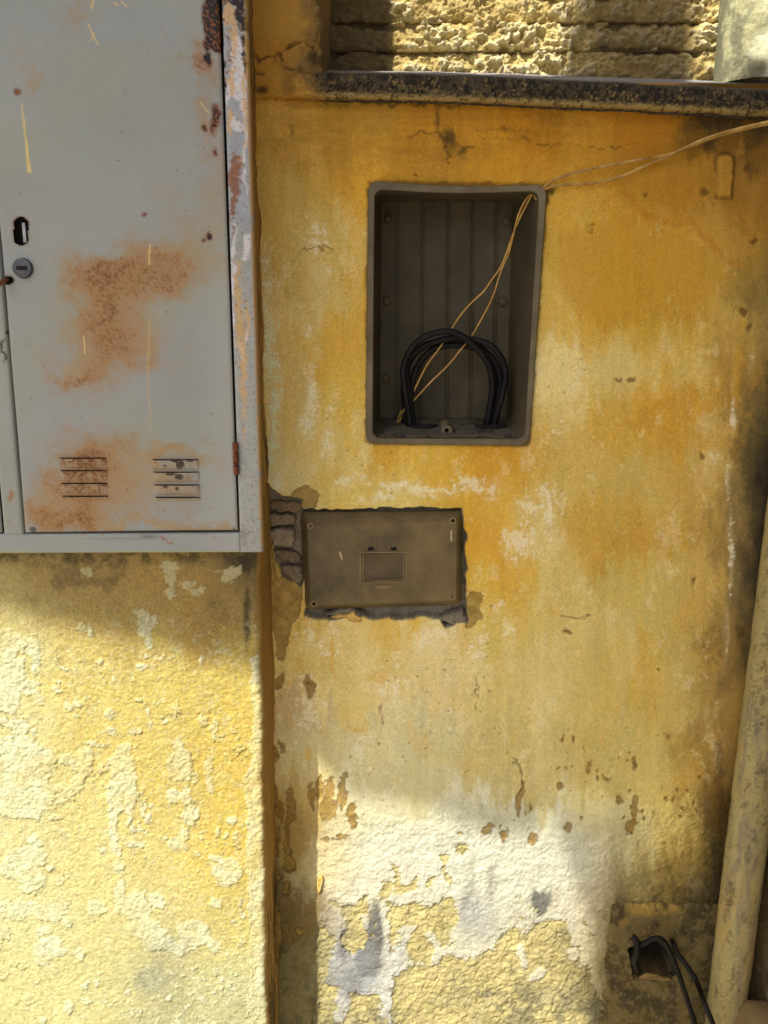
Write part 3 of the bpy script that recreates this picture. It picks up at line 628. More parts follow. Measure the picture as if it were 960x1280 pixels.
cm = mixc(cm, srgb((224, 220, 180)), 0.8 * sm(950, 980, qx + 20 * fbm(qx, qy, 30, 3, 615)))  # right side painted pale as the sunlit side
hm = 0.0016 * fbm(qx, qy, 14, 5, 621, 0.6)
link('window_column', mesh_np('window_column', np.stack([mx_, my_ - hm, MZ], -1), quads(len(mu), len(mzs)), cm), M_wall, house)

# ---- projecting wall at left (plane Y = -0.10), wraps round the corner ----
YW = -0.100
xc = float(Xof(324, 760, YW)); 
zc_top = float(Zof(700, YW)) + 0.02
lzs = np.concatenate([np.arange(-0.05, float(Zof(1290, YW)), 0.03), np.arange(float(Zof(1290, YW)), zc_top, STEP), np.arange(zc_top, 2.65, 0.006)])
r_ = 0.007
us = np.concatenate([np.arange(-1.6, -0.56, 0.03), np.arange(-0.56, xc - r_, STEP), xc - r_ + np.arange(0, 0.118, STEP)])
UX, UZ = np.meshgrid(us, lzs, indexing='ij')
sA = UX - (xc - r_)
wv = 0.0018 * fbm(UX * 0, UZ * 1000, 40, 3, 701) + 0.0007 * fbm(UX * 0, UZ * 1000, 9, 3, 702)     # wandering arris
ang = np.clip(sA / r_, 0, math.pi / 2); rest = np.clip(sA - r_ * math.pi / 2, 0, None)
taper = -0.010 * sm(0.95, 0.35, UZ)                                                             # the corner leans out towards the foot
BX = np.where(sA < 0, UX, xc - r_ + r_ * np.sin(ang)) + (wv + taper) * sm(-0.03, 0.0, sA)
BY = np.where(sA < 0, YW, YW + r_ * (1 - np.cos(ang)) + rest)
NX = np.sin(ang); NY = -np.cos(ang)
qx, qy = proj(np.where(sA < 0, UX, xc - r_), UZ, YW); side = sm(0.002, 0.008, sA); qx = qx + np.clip(sA, 0, None) * 900
LS = [(20,720,190,152,70),(90,715,170,130,62),(180,715,182,140,60),(260,715,178,136,56),(310,705,110,88,50),(20,760,206,180,104),(100,770,192,154,70),(180,780,186,146,62),(260,780,188,142,50),(310,770,160,124,60),
 (30,820,226,204,124),(110,830,222,190,90),(200,840,226,194,84),(290,850,224,186,66),(30,900,226,204,128),(110,900,222,190,88),(200,910,222,188,84),(290,920,224,184,58),
 (40,980,228,208,134),(120,1000,226,196,104),(200,1000,224,188,80),(290,980,226,184,54),(290,1060,226,186,62),(40,1060,228,206,130),(130,1070,228,202,118),(210,1070,226,196,100),
 (40,1140,228,210,140),(130,1150,228,206,124),(210,1140,216,190,112),(290,1150,218,190,92),(40,1220,228,208,130),(130,1220,222,202,126),(200,1220,190,176,122),(290,1230,206,192,130),(300,1280,200,188,130),(60,1280,226,206,128)]
C = rbf(qx + 24 * fbm(qx, qy, 50, 4, 711, 0.6), qy + 18 * fbm(qx, qy, 50, 4, 721, 0.6), LS, 32)
C = C * (1 + 0.06 * fbm(qx, qy, 60, 5, 731) + 0.06 * fbm(qx, qy, 6, 3, 741, 0.7))[..., None]
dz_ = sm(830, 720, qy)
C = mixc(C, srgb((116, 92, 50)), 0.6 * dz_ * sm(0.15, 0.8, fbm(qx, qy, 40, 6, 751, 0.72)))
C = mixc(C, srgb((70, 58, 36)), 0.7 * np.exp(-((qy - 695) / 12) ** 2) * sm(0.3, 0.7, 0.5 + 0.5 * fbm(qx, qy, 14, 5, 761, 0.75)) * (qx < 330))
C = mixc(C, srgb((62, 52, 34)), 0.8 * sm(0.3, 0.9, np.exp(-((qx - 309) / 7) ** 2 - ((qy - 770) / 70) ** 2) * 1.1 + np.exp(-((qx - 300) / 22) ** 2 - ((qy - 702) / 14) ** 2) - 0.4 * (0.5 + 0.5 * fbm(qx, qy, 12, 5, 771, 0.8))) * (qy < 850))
mottle = fbm(qx, qy, 24, 6, 781, 0.75)
C = mixc(C, srgb((188, 172, 130)), 0.30 * sm(0.3, 0.9, mottle) * (1 - dz_))
vx = qx + 4.5 * fbm(qx, qy, 22, 5, 791, 0.7); vy = qy + 4.5 * fbm(qx, qy, 22, 5, 801, 0.7)
def A1(l): return [(x / 2.8235, 700 + y / 2.8235, rx / 2.8235, ry / 2.8235) for x, y, rx, ry in l]
def A2(l): return [(x / 2.8235, 980 + y / 2.8235, rx / 2.8235, ry / 2.8235) for x, y, rx, ry in l]
WB = A1([(300,42,24,14),(602,25,30,24),(606,60,24,44),(600,110,20,26),(660,84,32,16),(700,112,30,16),(810,60,24,34),(830,42,26,22),(775,38,26,6),(312,138,18,10),(285,228,24,16),(312,245,18,22),(480,185,14,20),(505,205,22,30),(520,245,22,34),(528,290,14,22),(545,210,16,18),
 (514,335,12,14),(500,380,22,16),(373,428,10,18),(406,418,10,18),(205,350,10,18),(205,462,14,12),(215,430,10,10),(240,512,14,20),(272,508,18,12),(390,545,18,16),(392,604,16,18),(475,600,26,18),(492,494,12,10),(520,545,10,30),(532,585,10,20),(627,532,14,34),(722,566,22,26),(760,600,10,34),(710,520,10,14),(350,360,10,8),(236,388,8,8),(705,345,10,14),
 (636,720,48,70),(625,650,24,24),(660,760,20,30),(733,720,14,30),(742,760,12,36),(755,800,8,30),(435,740,50,80),(440,680,22,40),(415,820,30,40),(460,830,26,40),(290,720,40,50),(235,690,26,20),(310,685,18,16),(275,780,26,40),(355,745,20,14),(330,650,40,8),
 (124,345,18,50),(120,380,14,26),(110,300,40,30),(30,300,60,60),(40,400,60,70),(30,480,50,60),(100,450,40,30),(140,490,18,40),(140,440,14,14),(30,570,40,14),(80,590,30,26),(80,730,110,90),(60,660,80,50),(100,800,90,60),(170,700,30,40),(230,820,40,24),(120,600,16,16)])
WB += A2([(404,60,24,90),(402,180,16,60),(416,238,16,18),(452,60,20,60),(458,120,12,44),(475,160,12,12),(505,80,14,30),(524,122,20,24),(672,110,34,36),(655,60,12,30),(655,170,20,30),(630,215,40,30),(610,50,34,20),(580,190,20,20),(700,240,14,12),(365,228,14,14),(480,208,30,14),
 (800,300,52,48),(780,350,30,14),(770,255,30,14),(835,290,26,30),(765,415,20,22),(848,415,10,30),(855,460,10,14),(835,180,12,50),(825,130,20,16),(800,180,14,20),(765,165,10,20),(890,185,22,26),(895,290,12,30),(745,15,14,30),(890,10,20,16),
 (60,60,120,60),(180,30,70,40),(198,112,22,12),(240,40,24,14),(90,260,80,50),(120,200,30,20),(40,300,50,40),(110,340,50,40),(185,300,18,12),(220,335,18,14),(60,440,90,36),(180,450,60,40),(240,430,14,24),(20,530,30,26),(170,580,56,50),(150,630,30,22),(280,600,30,24),(150,520,30,16),(240,490,20,26),
 (425,300,22,30),(430,400,26,70),(490,430,50,50),(560,410,34,22),(520,510,70,40),(680,530,60,50),(640,570,50,26),(750,565,30,26),(560,560,60,30),(335,435,34,22),(100,760,20,26),(315,775,14,12),(245,790,16,30),(150,830,14,14),(200,800,10,10),(345,705,12,10),(300,715,14,12),(140,700,20,10),(60,640,20,10)])
wb = blobs(vx, vy, WB)
wb = np.maximum(wb, np.minimum(vx - 311 + 5 * fbm(qx * 0, qy, 45, 4, 811), 6) - 40 * sm(825, 800, vy))
wb = np.where(sA > 0.006, -5, wb)
wb = wb + 3.4 * fbm(qx, qy, 13, 5, 821, 0.85) - 0.6
scr = 3.0 * (fbm(qx, qy, 16, 5, 823, 0.85) - 0.62 + 0.25 * fbm(qx, qy, 110, 2, 824)) * 4 - 6 * sm(830, 740, qy)
wb = np.maximum(wb, np.where(sA > 0.006, -5, scr))
# each ellipse's distance is soft; the edge of a patch is where it crosses zero
pm = sm(-0.5, 0.7, wb)
strong = 0.75 - 0.35 * sm(0.0, 0.8, fbm(qx, qy, 80, 3, 831))
PC = mixc(np.ones(qx.shape + (3,)) * srgb((234, 224, 180)), srgb((222, 200, 140)), sm(-0.2, 0.8, fbm(qx, qy, 40, 5, 841, 0.7)))
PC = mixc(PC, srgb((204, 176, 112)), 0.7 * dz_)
C = C * (1 - (strong * pm)[..., None]) + PC * (strong * pm)[..., None]
C = mixc(C, srgb((160, 152, 130)), 0.6 * sm(0.25, 0.9, np.exp(-((qx - 190) / 34) ** 2 - ((qy - 1225) / 22) ** 2) + 0.8 * np.exp(-((qx - 215) / 50) ** 2 - ((qy - 1180) / 26) ** 2) - 0.4 * (0.5 + 0.5 * mottle)))
C = mixc(C, srgb((128, 110, 70)), 0.55 * sm(0.8, 0.1, np.abs(wb + 0.6)) * sm(0.0, 0.5, fbm(qx, qy, 16, 3, 845)))
# the return face: plain saturated ochre, grubby towards the foot
sc = np.ones(qx.shape + (3,)) * srgb((206, 150, 48)) * (1 + 0.10 * fbm(qx, qy, 18, 5, 851, 0.7, 0.5, 3))[..., None]
sc = mixc(sc, srgb((70, 50, 26)), 0.85 * sm(0.3, 0.7, 0.5 + 0.5 * fbm(qx, qy, 26, 5, 861, 0.7, 0.35, 2.5) + 0.45 * sm(1080, 1180, qy) - 0.42 + 0.25 * sm(720, 640, qy)))
C = C * (1 - side[..., None]) + sc * side[..., None]
ckl = np.minimum(seg_dist(vx, vy, [(94,830),(104,831),(113,829)]), seg_dist(vx, vy, [(190,900),(230,893),(270,893),(300,890)]))
C = mixc(C, srgb((120, 92, 48)), 0.45 * sm(1.4, 0.4, ckl) * sm(-0.2, 0.4, mottle)); C = mixc(C, srgb((110, 92, 56)), 0.6 * (worley(qx, qy, 10, 78) < 0.10 * vn(qx / 30, qy / 30, 79)) * (1 - side)); C = mixc(C, srgb((150, 136, 96)), 0.35 * sm(0.35, 0.8, fbm(qx, qy, 9, 5, 886, .9)) * (1 - side))
st_ = 0.0008 * fbm(qx, qy, 3.0, 2, 871, 0.9, 1.3, 0.9) + 0.0007 * fbm(qx, qy, 13, 4, 875, 0.6) + 0.0004 * fbm(qx, qy, 7, 4, 874, 0.9) 
fl_ = fbm(qx, qy, 5, 3, 884, 0.9)
C = mixc(C, srgb((232, 220, 170)), 0.40 * sm(0.25, 0.7, fl_ + 0.3 * mottle) * (1 - dz_) * (1 - side))
C = desat(C, 0.86, 0.72) * np.array([0.925, 1.025, 1.0])
C = C * (1 + 0.13 * fbm(qx, qy, 2.4, 2, 883, 0.8))[..., None]
H = 0.002 * fbm(qx, qy, 200, 3, 881) + 0.58 * st_ * (0.35 + 0.65 * sm(700, 830, qy)) * (1 - 0.8 * side)
H += (0.0011 + 0.0011 * fbm(qx, qy, 7, 4, 891, 0.85)) * pm * (1 - side) * (0.45 + 0.55 * sm(720, 830, qy)) - 0.0005 * sm(1.6, 0.4, ckl)
H = H * sm(2.65, 2.6, UZ)
Vw = np.stack([BX + NX * H, BY + NY * H, UZ], -1)
proj_wall = empty('yellow_projecting_wall', (-0.4, -0.05, 0.0), 'pale lemon yellow projecting wall flaking in the sun under the grey cabinet', 'wall')
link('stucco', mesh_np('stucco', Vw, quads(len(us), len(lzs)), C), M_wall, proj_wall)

# ---- side wall at right, coming toward the viewer -------------------
ys = np.concatenate([np.arange(-1.2, -0.5, 0.03), np.arange(-0.5, 0.01, 0.002)]); rz = np.concatenate([np.arange(-0.05, 0.28, 0.03), np.arange(0.28, 1.2, 0.002), np.arange(1.2, 2.65, 0.03)])
SY, SZ = np.meshgrid(ys, rz, indexing='ij'); qa = SY * 1000 + 700; qb = SZ * 1000
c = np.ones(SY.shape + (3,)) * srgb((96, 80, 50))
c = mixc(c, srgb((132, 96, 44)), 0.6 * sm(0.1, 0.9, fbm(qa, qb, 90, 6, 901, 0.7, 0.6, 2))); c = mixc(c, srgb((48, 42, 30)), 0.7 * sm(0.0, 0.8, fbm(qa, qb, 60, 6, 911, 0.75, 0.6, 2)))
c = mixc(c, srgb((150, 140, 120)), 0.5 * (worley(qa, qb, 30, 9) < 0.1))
h = 0.002 * fbm(qa, qb, 40, 5, 921, 0.6)
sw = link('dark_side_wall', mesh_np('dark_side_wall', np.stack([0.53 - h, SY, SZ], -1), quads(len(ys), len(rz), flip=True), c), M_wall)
tag(sw, 'dark mouldy side wall running behind the pipe at the corner', 'wall')

# ---- pavement and an added unseen sheet, cut to throw the wall's shade --------
b = MB(); b.box(-30, 30, -30, 0.3, -0.2, 0.0); tag(b.build('pavement', M_pave), kind='structure')
HS = 3.1
kx, ky = math.tan(R(SUN_AZ)) , 0
dzdy = math.tan(R(SUN_EL)) / math.cos(R(SUN_AZ))
def shade_pt(px, py, Y=0.0, H=HS):
    """the point of the added shade sheet at height H that throws its edge on this wall point"""
    x, y, z = P(px, py, Y); d = (H - z) / dzdy
    return (x - kx * d, y - d, H)
low_edge = [(-900, 610), (-300, 740), (60, 862), (385, 940), (440, 1000), (520, 1008), (575, 1026), (620, 1044), (668, 1040), (688, 1006), (702, 976), (752, 974), (764, 1000), (764, 1090),
            (762, 1150), (784, 1150), (790, 1060), (792, 985), (800, 975), (884, 972), (890, 985), (888, 1080), (870, 1130), (762, 1165), (738, 1200), (730, 1300), (730, 1500), (1600, 1500)]
top_edge = [(1600, -110), (850, -110), (835, -520), (690, -520), (655, -180), (640, -105), (395, -105), (380, -420), (-200, -620), (-900, -700)]
pl = [shade_pt(x, y) for x, y in low_edge + top_edge]
b = MB(); n = len(pl)
b.add([(x, y, z) for x, y, z in pl] + [(x, y, z + 0.02) for x, y, z in pl], [tuple(range(n)), tuple(range(2 * n - 1, n - 1, -1))] + [(i, (i + 1) % n, n + (i + 1) % n, n + i) for i in range(n)])
can = b.build('shade_sheet', M_shade)
tag(can, 'unseen sheet added overhead, its outline cut to cast the shade on the wall', kind='structure')

b = MB(); q0 = shade_pt(792, 1160); q1 = shade_pt(880, 975); yb0, yb1 = q0[1] - 0.02, q1[1] + 0.03
yy = yb0
while yy < yb1:
    b.box(q0[0] - 0.06, q1[0] + 0.12, yy, yy + 0.0045, HS - 0.012, HS - 0.003); yy += 0.0125
tag(b.build('shade_lattice', M_shade), kind='structure')  # unseen lattice added to let part of the sun through

# ================================================================== METAL CABINET
YC = -0.116
cab = empty('metal_cabinet', P(160, 692, YC), 'large grey steel cabinet with rust stained louvred door', 'cabinet')
def sheet(name, q, Y, paint, parent, step=0.0014, thick=0.004, mat=M_metal, round_=0.0012):
    """painted sheet over a pixel quad (tl, tr, br, bl) with its edges folded back"""
    P0 = np.array([P(*p, Y) for p in q])
    wd = np.linalg.norm(P0[1] - P0[0]); ht = np.linalg.norm(P0[3] - P0[0])
    nu, nv = max(3, int(wd / step)), max(3, int(ht / step))
    U, W = np.meshgrid(np.linspace(0, 1, nu), np.linspace(0, 1, nv), indexing='ij')
    X = (P0[0, 0] * (1 - U) + P0[1, 0] * U) * (1 - W) + (P0[3, 0] * (1 - U) + P0[2, 0] * U) * W
    Z_ = (P0[0, 2] * (1 - U) + P0[1, 2] * U) * (1 - W) + (P0[3, 2] * (1 - U) + P0[2, 2] * U) * W
    qx, qy = proj(X, Z_, Y); C, H, keep = paint(qx, qy)
    e = np.minimum(np.minimum(U, 1 - U) * wd, np.minimum(W, 1 - W) * ht)
    H = H - 0.0012 * (1 - sm(0, 0.0025, e))
    V = np.stack([X, Y - H, Z_], -1)
    V = np.pad(V, ((1, 1), (1, 1), (0, 0)), 'edge'); C = np.pad(C, ((1, 1), (1, 1), (0, 0)), 'edge')
    m = np.zeros(V.shape[:2], bool); m[0] = m[-1] = True; m[:, 0] = m[:, -1] = True
    V[..., 1] = np.where(m, Y + thick, V[..., 1])
    if keep is not None: keep = np.pad(keep, 1, 'edge')
    return link(name, mesh_np(name, V, quads(V.shape[0], V.shape[1], keep, flip=True), C), mat, parent)
GREY = srgb((146, 149, 145))
def gauss(qx, qy, l):
    o = np.zeros(qx.shape)
    for cx, cy, rx, ry, a in l: o = np.maximum(o, a * np.exp(-((qx - cx) / rx) ** 2 - ((qy - cy) / ry) ** 2)) * 1.0
    return o
def gsum(qx, qy, l):
    o = np.zeros(qx.shape)
    for cx, cy, rx, ry, a in l: o = o + a * np.exp(-((qx - cx) / rx) ** 2 - ((qy - cy) / ry) ** 2)
    return o
def metal_base(qx, qy, seed):
    C = np.ones(qx.shape + (3,)) * GREY
    C = C * (1 + 0.05 * fbm(qx, qy, 120, 4, seed) + 0.015 * fbm(qx, qy, 6, 3, seed + 5))[..., None]
    C = mixc(C, srgb((150, 152, 122)), 0.35 * sm(-0.1, 0.9, fbm(qx, qy, 90, 4, seed + 9)))
    C = mixc(C, srgb((168, 166, 158)), 0.5 * sm(230, 300, qx) * sm(200, 420, qy))
    return C
def door_paint(qx, qy):
    C = metal_base(qx, qy, 1001)
    wx = qx + 22 * fbm(qx, qy, 44, 5, 1011, 0.7); wy = qy + 22 * fbm(qx, qy, 44, 5, 1021, 0.7)
    tan = gsum(wx, wy, [(145,355,60,46,.75),(128,420,56,60,.6),(105,470,40,30,.5),(190,430,50,30,.35),(110,580,60,50,.75),(70,640,50,26,.6),(140,620,60,40,.6),(35,100,16,34,.6),(262,180,22,100,.5),(255,320,30,40,.4),(210,330,40,50,.45),(90,20,20,26,.5),(220,570,46,14,.6),(250,655,40,14,.5),(60,225,30,14,.25),(200,250,50,26,.25),(220,600,36,34,.45),(285,380,14,120,.2),(150,655,130,8,.6)])
    rz = 0.5 + 0.5 * fbm(qx, qy, 26, 6, 1031, 0.7)
    C = mixc(C, srgb((160, 130, 84)), 0.74 * sm(-0.05, 0.9, tan * 1.2 - 0.5 * rz + 0.14))
    rust = gsum(wx, wy, [(140,355,34,34,.85),(150,340,60,30,.35),(140,412,28,50,.8),(120,440,30,34,.5),(106,480,30,12,.6),(165,445,22,16,.4),(214,350,16,22,.35),(108,570,30,34,.9),(100,590,40,18,.7),(120,620,38,26,.7),(115,635,20,22,.5),(55,652,26,16,.7),(110,660,24,8,.8),(210,575,20,6,.5),(235,660,24,6,.7),(245,70,14,26,.6),(262,130,12,36,.4),(247,60,8,14,.8),(258,90,8,12,.6)])
    gr = 0.5 + 0.5 * fbm(qx, qy, 5, 4, 1041, 0.85); gr = 0.5 * gr + 0.5 * rz
    rust = np.tanh(gsum(wx, wy, [(214,345,26,28,.7),(190,330,20,20,.4),(95,490,30,12,.6),(150,380,50,50,.4),(110,350,26,30,.5),(75,600,26,30,.5),(150,560,30,20,.5),(90,655,50,12,.6)]) + rust * 0.9); gf = 0.25 * rz + 0.25 * gr + 0.5 * vn(qx / 1.9, qy / 1.9, 1043)
    C = mixc(C, srgb((158, 112, 56)), 0.55 * sm(0.0, 0.8, rust))
    C = mixc(C, srgb((142, 92, 44)), 0.55 * sm(-0.22, 0.35, rust * 0.70 - gf))
    C = mixc(C, srgb((100, 58, 28)), 0.6 * sm(-0.05, 0.25, rust * 0.60 - gf))
    # pin specks
    s1 = worley(qx, qy, 9, 31); sd1 = gauss(qx, qy, [(240,60,50,70,1),(262,200,30,120,.8),(200,60,60,60,.4),(120,640,90,40,.6),(230,645,70,20,.7),(90,30,30,20,.8),(130,420,60,100,.4)])
    C = mixc(C, srgb((112, 64, 36)), 0.6 * sm(0.16, 0.04, s1 + 0.08 * vn(qx / 4, qy / 4, 1052)) * (vn(qx / 13, qy / 13, 1051) < sd1 * 0.8))
    s2 = worley(qx, qy, 46, 33); C = mixc(C, srgb((52, 34, 26)), 0.6 * sm(0.030, 0.015, s2) * (vn(qx / 50, qy / 50, 1061) > 0.65))
    # corroded top corner
    wx = qx + 9 * fbm(qx, qy, 30, 4, 1011, 0.6); wy = qy + 9 * fbm(qx, qy, 30, 4, 1021, 0.6)
    cor = blobs(wx * 0.5 + qx * 0.5, wy * 0.5 + qy * 0.5, [(264,22,12,24),(272,40,12,20),(270,5,14,14),(263,50,5,12),(277,56,8,10),(268,150,5,12),(270,140,5,8),(20,113,3,3),(254,160,3,3),(264,75,3,3),(263,296,3,4),(255,303,2,2),(184,267,2,2),(262,70,5,5),(270,186,2,3)]) + 1.4 * fbm(qx, qy, 9, 4, 1071, 0.7)
    C = mixc(C, srgb((124, 66, 34)), 0.75 * sm(-4, 0, cor) * (0.4 + 0.6 * gr)); cm_ = sm(-0.6, 0.6, cor)
    C = mixc(C, srgb((22, 14, 12)), 0.97 * cm_); C = mixc(C, srgb((140, 84, 42)), 0.8 * cm_ * sm(0.52, 0.62, gf))
    bc = blobs(wx * 0.5 + qx * 0.5, qy, [(40,662,6,5),(26,661,3,4),(292,662,3,3)]); C = mixc(C, srgb((62, 56, 50)), 0.8 * sm(0, 2, bc))
    # yellow paint drips and scratches
    def streak(a, bb, w0, w1):
        vx_, vy_ = bb[0] - a[0], bb[1] - a[1]; L = vx_ ** 2 + vy_ ** 2
        t = ((qx - a[0]) * vx_ + (qy - a[1]) * vy_) / L; d = np.abs((qx - a[0]) * vy_ - (qy - a[1]) * vx_) / math.sqrt(L)
        return np.where((t > 0) & (t < 1), (w0 + (w1 - w0) * t) - d, -3)
    y1 = np.maximum.reduce([streak((27,130),(37,216), 0.6, 2.4), streak((110,30),(122,56), .9, .7), streak((118,40),(112,52), .9, .6), streak((150,0),(158,8), 1.2, .8), streak((116,0),(114,10), 1.6, .6), streak((142,2),(148,6), 1, 1), streak((250,128),(262,142), .7, .5), streak((187,305),(186,330), 1.1, 1.0), streak((104,420),(106,442), .6, .9)])
    C = mixc(C, srgb((212, 186, 110)), 0.9 * sm(-0.4, 0.5, y1))
    y2 = np.maximum(streak((187,398),(184,480), 1.8, 1.2), streak((184,480),(190,540), 1.2, 0.6))
    C = mixc(C, srgb((190, 160, 96)), 0.7 * sm(-0.5, 0.8, y2) * (0.4 + 0.6 * rz))
    H = 0.0016 * fbm(qx, qy, 240, 2, 1081) + 0.00004 * fbm(qx, qy, 20, 3, 1091) - 0.0005 * cm_ + 0.00015 * sm(0.2, 0.8, rust - gr * 0.7)
    hole_ = blobs(qx, qy, [(26,281,9,9),(26,297,9,9)]); hole_ = np.maximum(hole_, 8.6 - np.abs(qx - 26) - 50 * (np.abs(qy - 289) > 9))
    C = mixc(C, srgb((110, 62, 36)), 0.9 * sm(-3.2, -0.5, hole_ + 1.5 * (gr - 0.5)) * sm(0.35, 0.6, gr + 0.2 * (qy < 280)))
    dk_ = blobs(qx, qy, [(9,350,7,4.5)]); kp = (hole_ < 0.4) & (dk_ < 0.3)
    C = mixc(C, srgb((80, 56, 34)), 0.8 * sm(-3, 0, dk_))
    # openings of the two louvre groups are covered by their hoods
    return C, H, kp
def left_edge(py): return 3 + 0.0857 * (py - 350)
def right_edge(py): return 280 + 0.0353 * (py - 150)
TOPY = -150
dq = [(left_edge(TOPY) + 2, TOPY), (right_edge(TOPY) - 1.5, TOPY), (right_edge(663) - 1.5, 663), (left_edge(665.5) + 2, 665.5)]
door = sheet('door', dq, YC + 0.001, door_paint, cab)
def frame_paint(seed, kind):
    def f(qx, qy):
        C = metal_base(qx, qy, seed); gr = 0.5 + 0.5 * fbm(qx, qy, 6, 4, seed + 41, 0.85); big_ = 0.5 + 0.5 * fbm(qx, qy, 30, 5, seed + 31, 0.7)
        wx = qx + 4 * fbm(qx, qy, 16, 4, seed + 11, 0.6); wy = qy + 8 * fbm(qx, qy, 24, 4, seed + 21, 0.6)
        H = 0 * qx
        if kind == 'stile':
            C = mixc(C, srgb((156, 160, 166)), 0.6 * sm(330, 250, qy))
            ctr = 296 + 0.03 * (qy - 100)
            white = 1.2 * fbm(qx, qy, 5, 4, seed + 71, .9) + np.maximum.reduce([poly(wx, wy, [(291,90),(304,84),(306,150),(305,135),(299,128),(292,120),(285,135),(283,110)]), blobs(wx, wy, [(299,157,9,7),(304,110,6,30),(306,170,2,60),(296,70,10,22),(311,310,5,14),(307,322,6,5),(291,345,3,18),(301,440,3,16),(307,420,3,10),(289,400,3,30),(294,300,2,20)])])
            C = mixc(C, srgb((206, 200, 200)), 0.85 * sm(-0.6, 0.6, white))
            org = np.maximum(blobs(wx, wy, [(284,22,5,14),(292,40,4,36),(291,100,4,22),(289,156,2.5,14),(309,70,3,30),(306,130,1.6,60),(297,380,3,50),(301,430,2.2,80),(309,400,2.4,24),(294,210,2,12),(300,200,1.6,8),(305,470,2,70)]), -5)
            C = mixc(C, srgb((200, 158, 98)), 0.75 * sm(-0.6, 0.6, org + 1.2 * fbm(qx, qy, 5, 4, seed + 73, .9)))
            C = C * (1 + 0.10 * fbm(qx, qy, 8, 5, seed + 75, .8))[..., None]; C = mixc(C, srgb((96, 70, 52)), 0.6 * (worley(qx, qy, 9, 77) < 0.11))
            rs = gsum(wx, wy, [(293,200,7,14,1),(296,215,8,16,.8),(292,235,7,26,1.1),(291,262,4,16,.8),(290,285,3,22,.6),(284,50,6,30,.5),(283,95,3,16,.9),(318,655,6,30,.5),(296,640,5,20,.4),(300,685,10,4,.5),(290,70,8,10,.5),(319,600,5,20,.35)])
            C = mixc(C, srgb((128, 74, 42)), 0.85 * sm(0.0, 0.25, np.tanh(rs) * 0.95 - 0.05 - (0.3 * gr + 0.6 * vn(qx / 2.6, qy / 2.6, 1243)) * 0.85))
            cor = blobs(wx, wy, [(284,2,16,8),(299,8,8,22),(305,30,5,16),(302,36,4,6),(277,50,2,34),(306,60,2,10),(308,80,1.5,30),(280,108,2,8)]) + 1.2 * fbm(qx, qy, 8, 4, seed + 51, 0.7)
            C = mixc(C, srgb((22, 14, 12)), 0.97 * sm(-0.4, 0.6, cor)); C = mixc(C, srgb((150, 120, 96)), 0.7 * sm(-0.4, 0.6, cor) * sm(0.62, 0.7, gr)); H = H - 0.0005 * sm(-0.4, 0.6, cor)
            edge = sm(3.2, 1.2, 0.0301 * (qy - 20) + 308 - qx); C = mixc(C, srgb((200, 154, 82)), 0.75 * edge * sm(0.2, 0.45, big_))
            dk_ = gauss(qx, qy, [(304,672,5,12,.6),(300,664,6,3,.8)]); C = mixc(C, srgb((90, 80, 74)), dk_ * (0.3 + gr))
        else:
            rs = gsum(wx, wy, [(210,672,10,3,1),(125,674,3,5,.7),(25,672,10,6,.5),(90,668,60,1.5,.6),(260,670,20,2,.5),(14,640,6,40,.4),(15,440,4,10,.4),(15,620,3,6,.6)])
            C = mixc(C, srgb((150, 100, 56)), 0.75 * sm(0.05, 0.4, rs - gr * 0.6))
            C = mixc(C, srgb((176, 168, 110)), 0.5 * sm(687, 691, qy) * sm(0.3, 0.6, big_))
            C = mixc(C, srgb((96, 90, 84)), gauss(qx, qy, [(186,671,12,2.5,.8),(160,673,50,1,.5)]))
            cp = blobs(wx, wy, [(3,425,3,9),(5,440,2.5,7),(8,412,2,5)]); C = mixc(C, srgb((54, 46, 42)), 0.9 * sm(-0.5, 0.8, cp))
        return C, H + 0.0006 * fbm(qx, qy, 150, 2, seed + 61), None
    return f
def oe(py): return 308 + 0.0299 * (py - 20)
sheet('frame_stile', [(right_edge(TOPY) + 2.5, TOPY), (oe(TOPY), TOPY), (oe(690.5), 690.5), (right_edge(690.5) + 1.5, 690.5)], YC, frame_paint(1201, 'stile'), cab, thick=0.014)
sheet('frame_rail', [(-330, 669.5), (right_edge(667) + 1.2, 667), (right_edge(690.5) + 1.2, 690.5), (-330, 693)], YC + 0.0003, frame_paint(1301, 'rail'), cab, thick=0.014)
def lo(py): return 3 - 27 + 0.0857 * (py - 350)
sheet('frame_mullion', [(lo(TOPY) + 2, TOPY), (left_edge(TOPY) - 1.5, TOPY), (left_edge(668.5) - 1.5, 668.5), (lo(668.7) + 2, 668.7)], YC + 0.0003, frame_paint(1401, 'rail'), cab, thick=0.012)
def plain_paint(qx, qy): 
    C = metal_base(qx, qy, 1501); return mixc(C, srgb((150, 92, 48)), 0.7 * gauss(qx, qy, [(-6,590,10,30,1)])), 0.001 * fbm(qx, qy, 200, 2, 1511), None
sheet('door', [(-330, TOPY), (lo(TOPY) - 1.5, TOPY), (lo(666) - 1.5, 666), (-330, 668)], YC + 0.001, plain_paint, cab, step=0.004)
b = MB(); x0, x1 = P(-330, 400, YC)[0], float(Xof(325, 650, YC)) - 0.004; z0 = float(Zof(688, YC)); b.box(x0, x1, YC + 0.0145, YW + 0.004, z0, 1.93)
b.build('gap_backing', M_dark, cab)  # dark backing sheet that gives the door gaps their shade
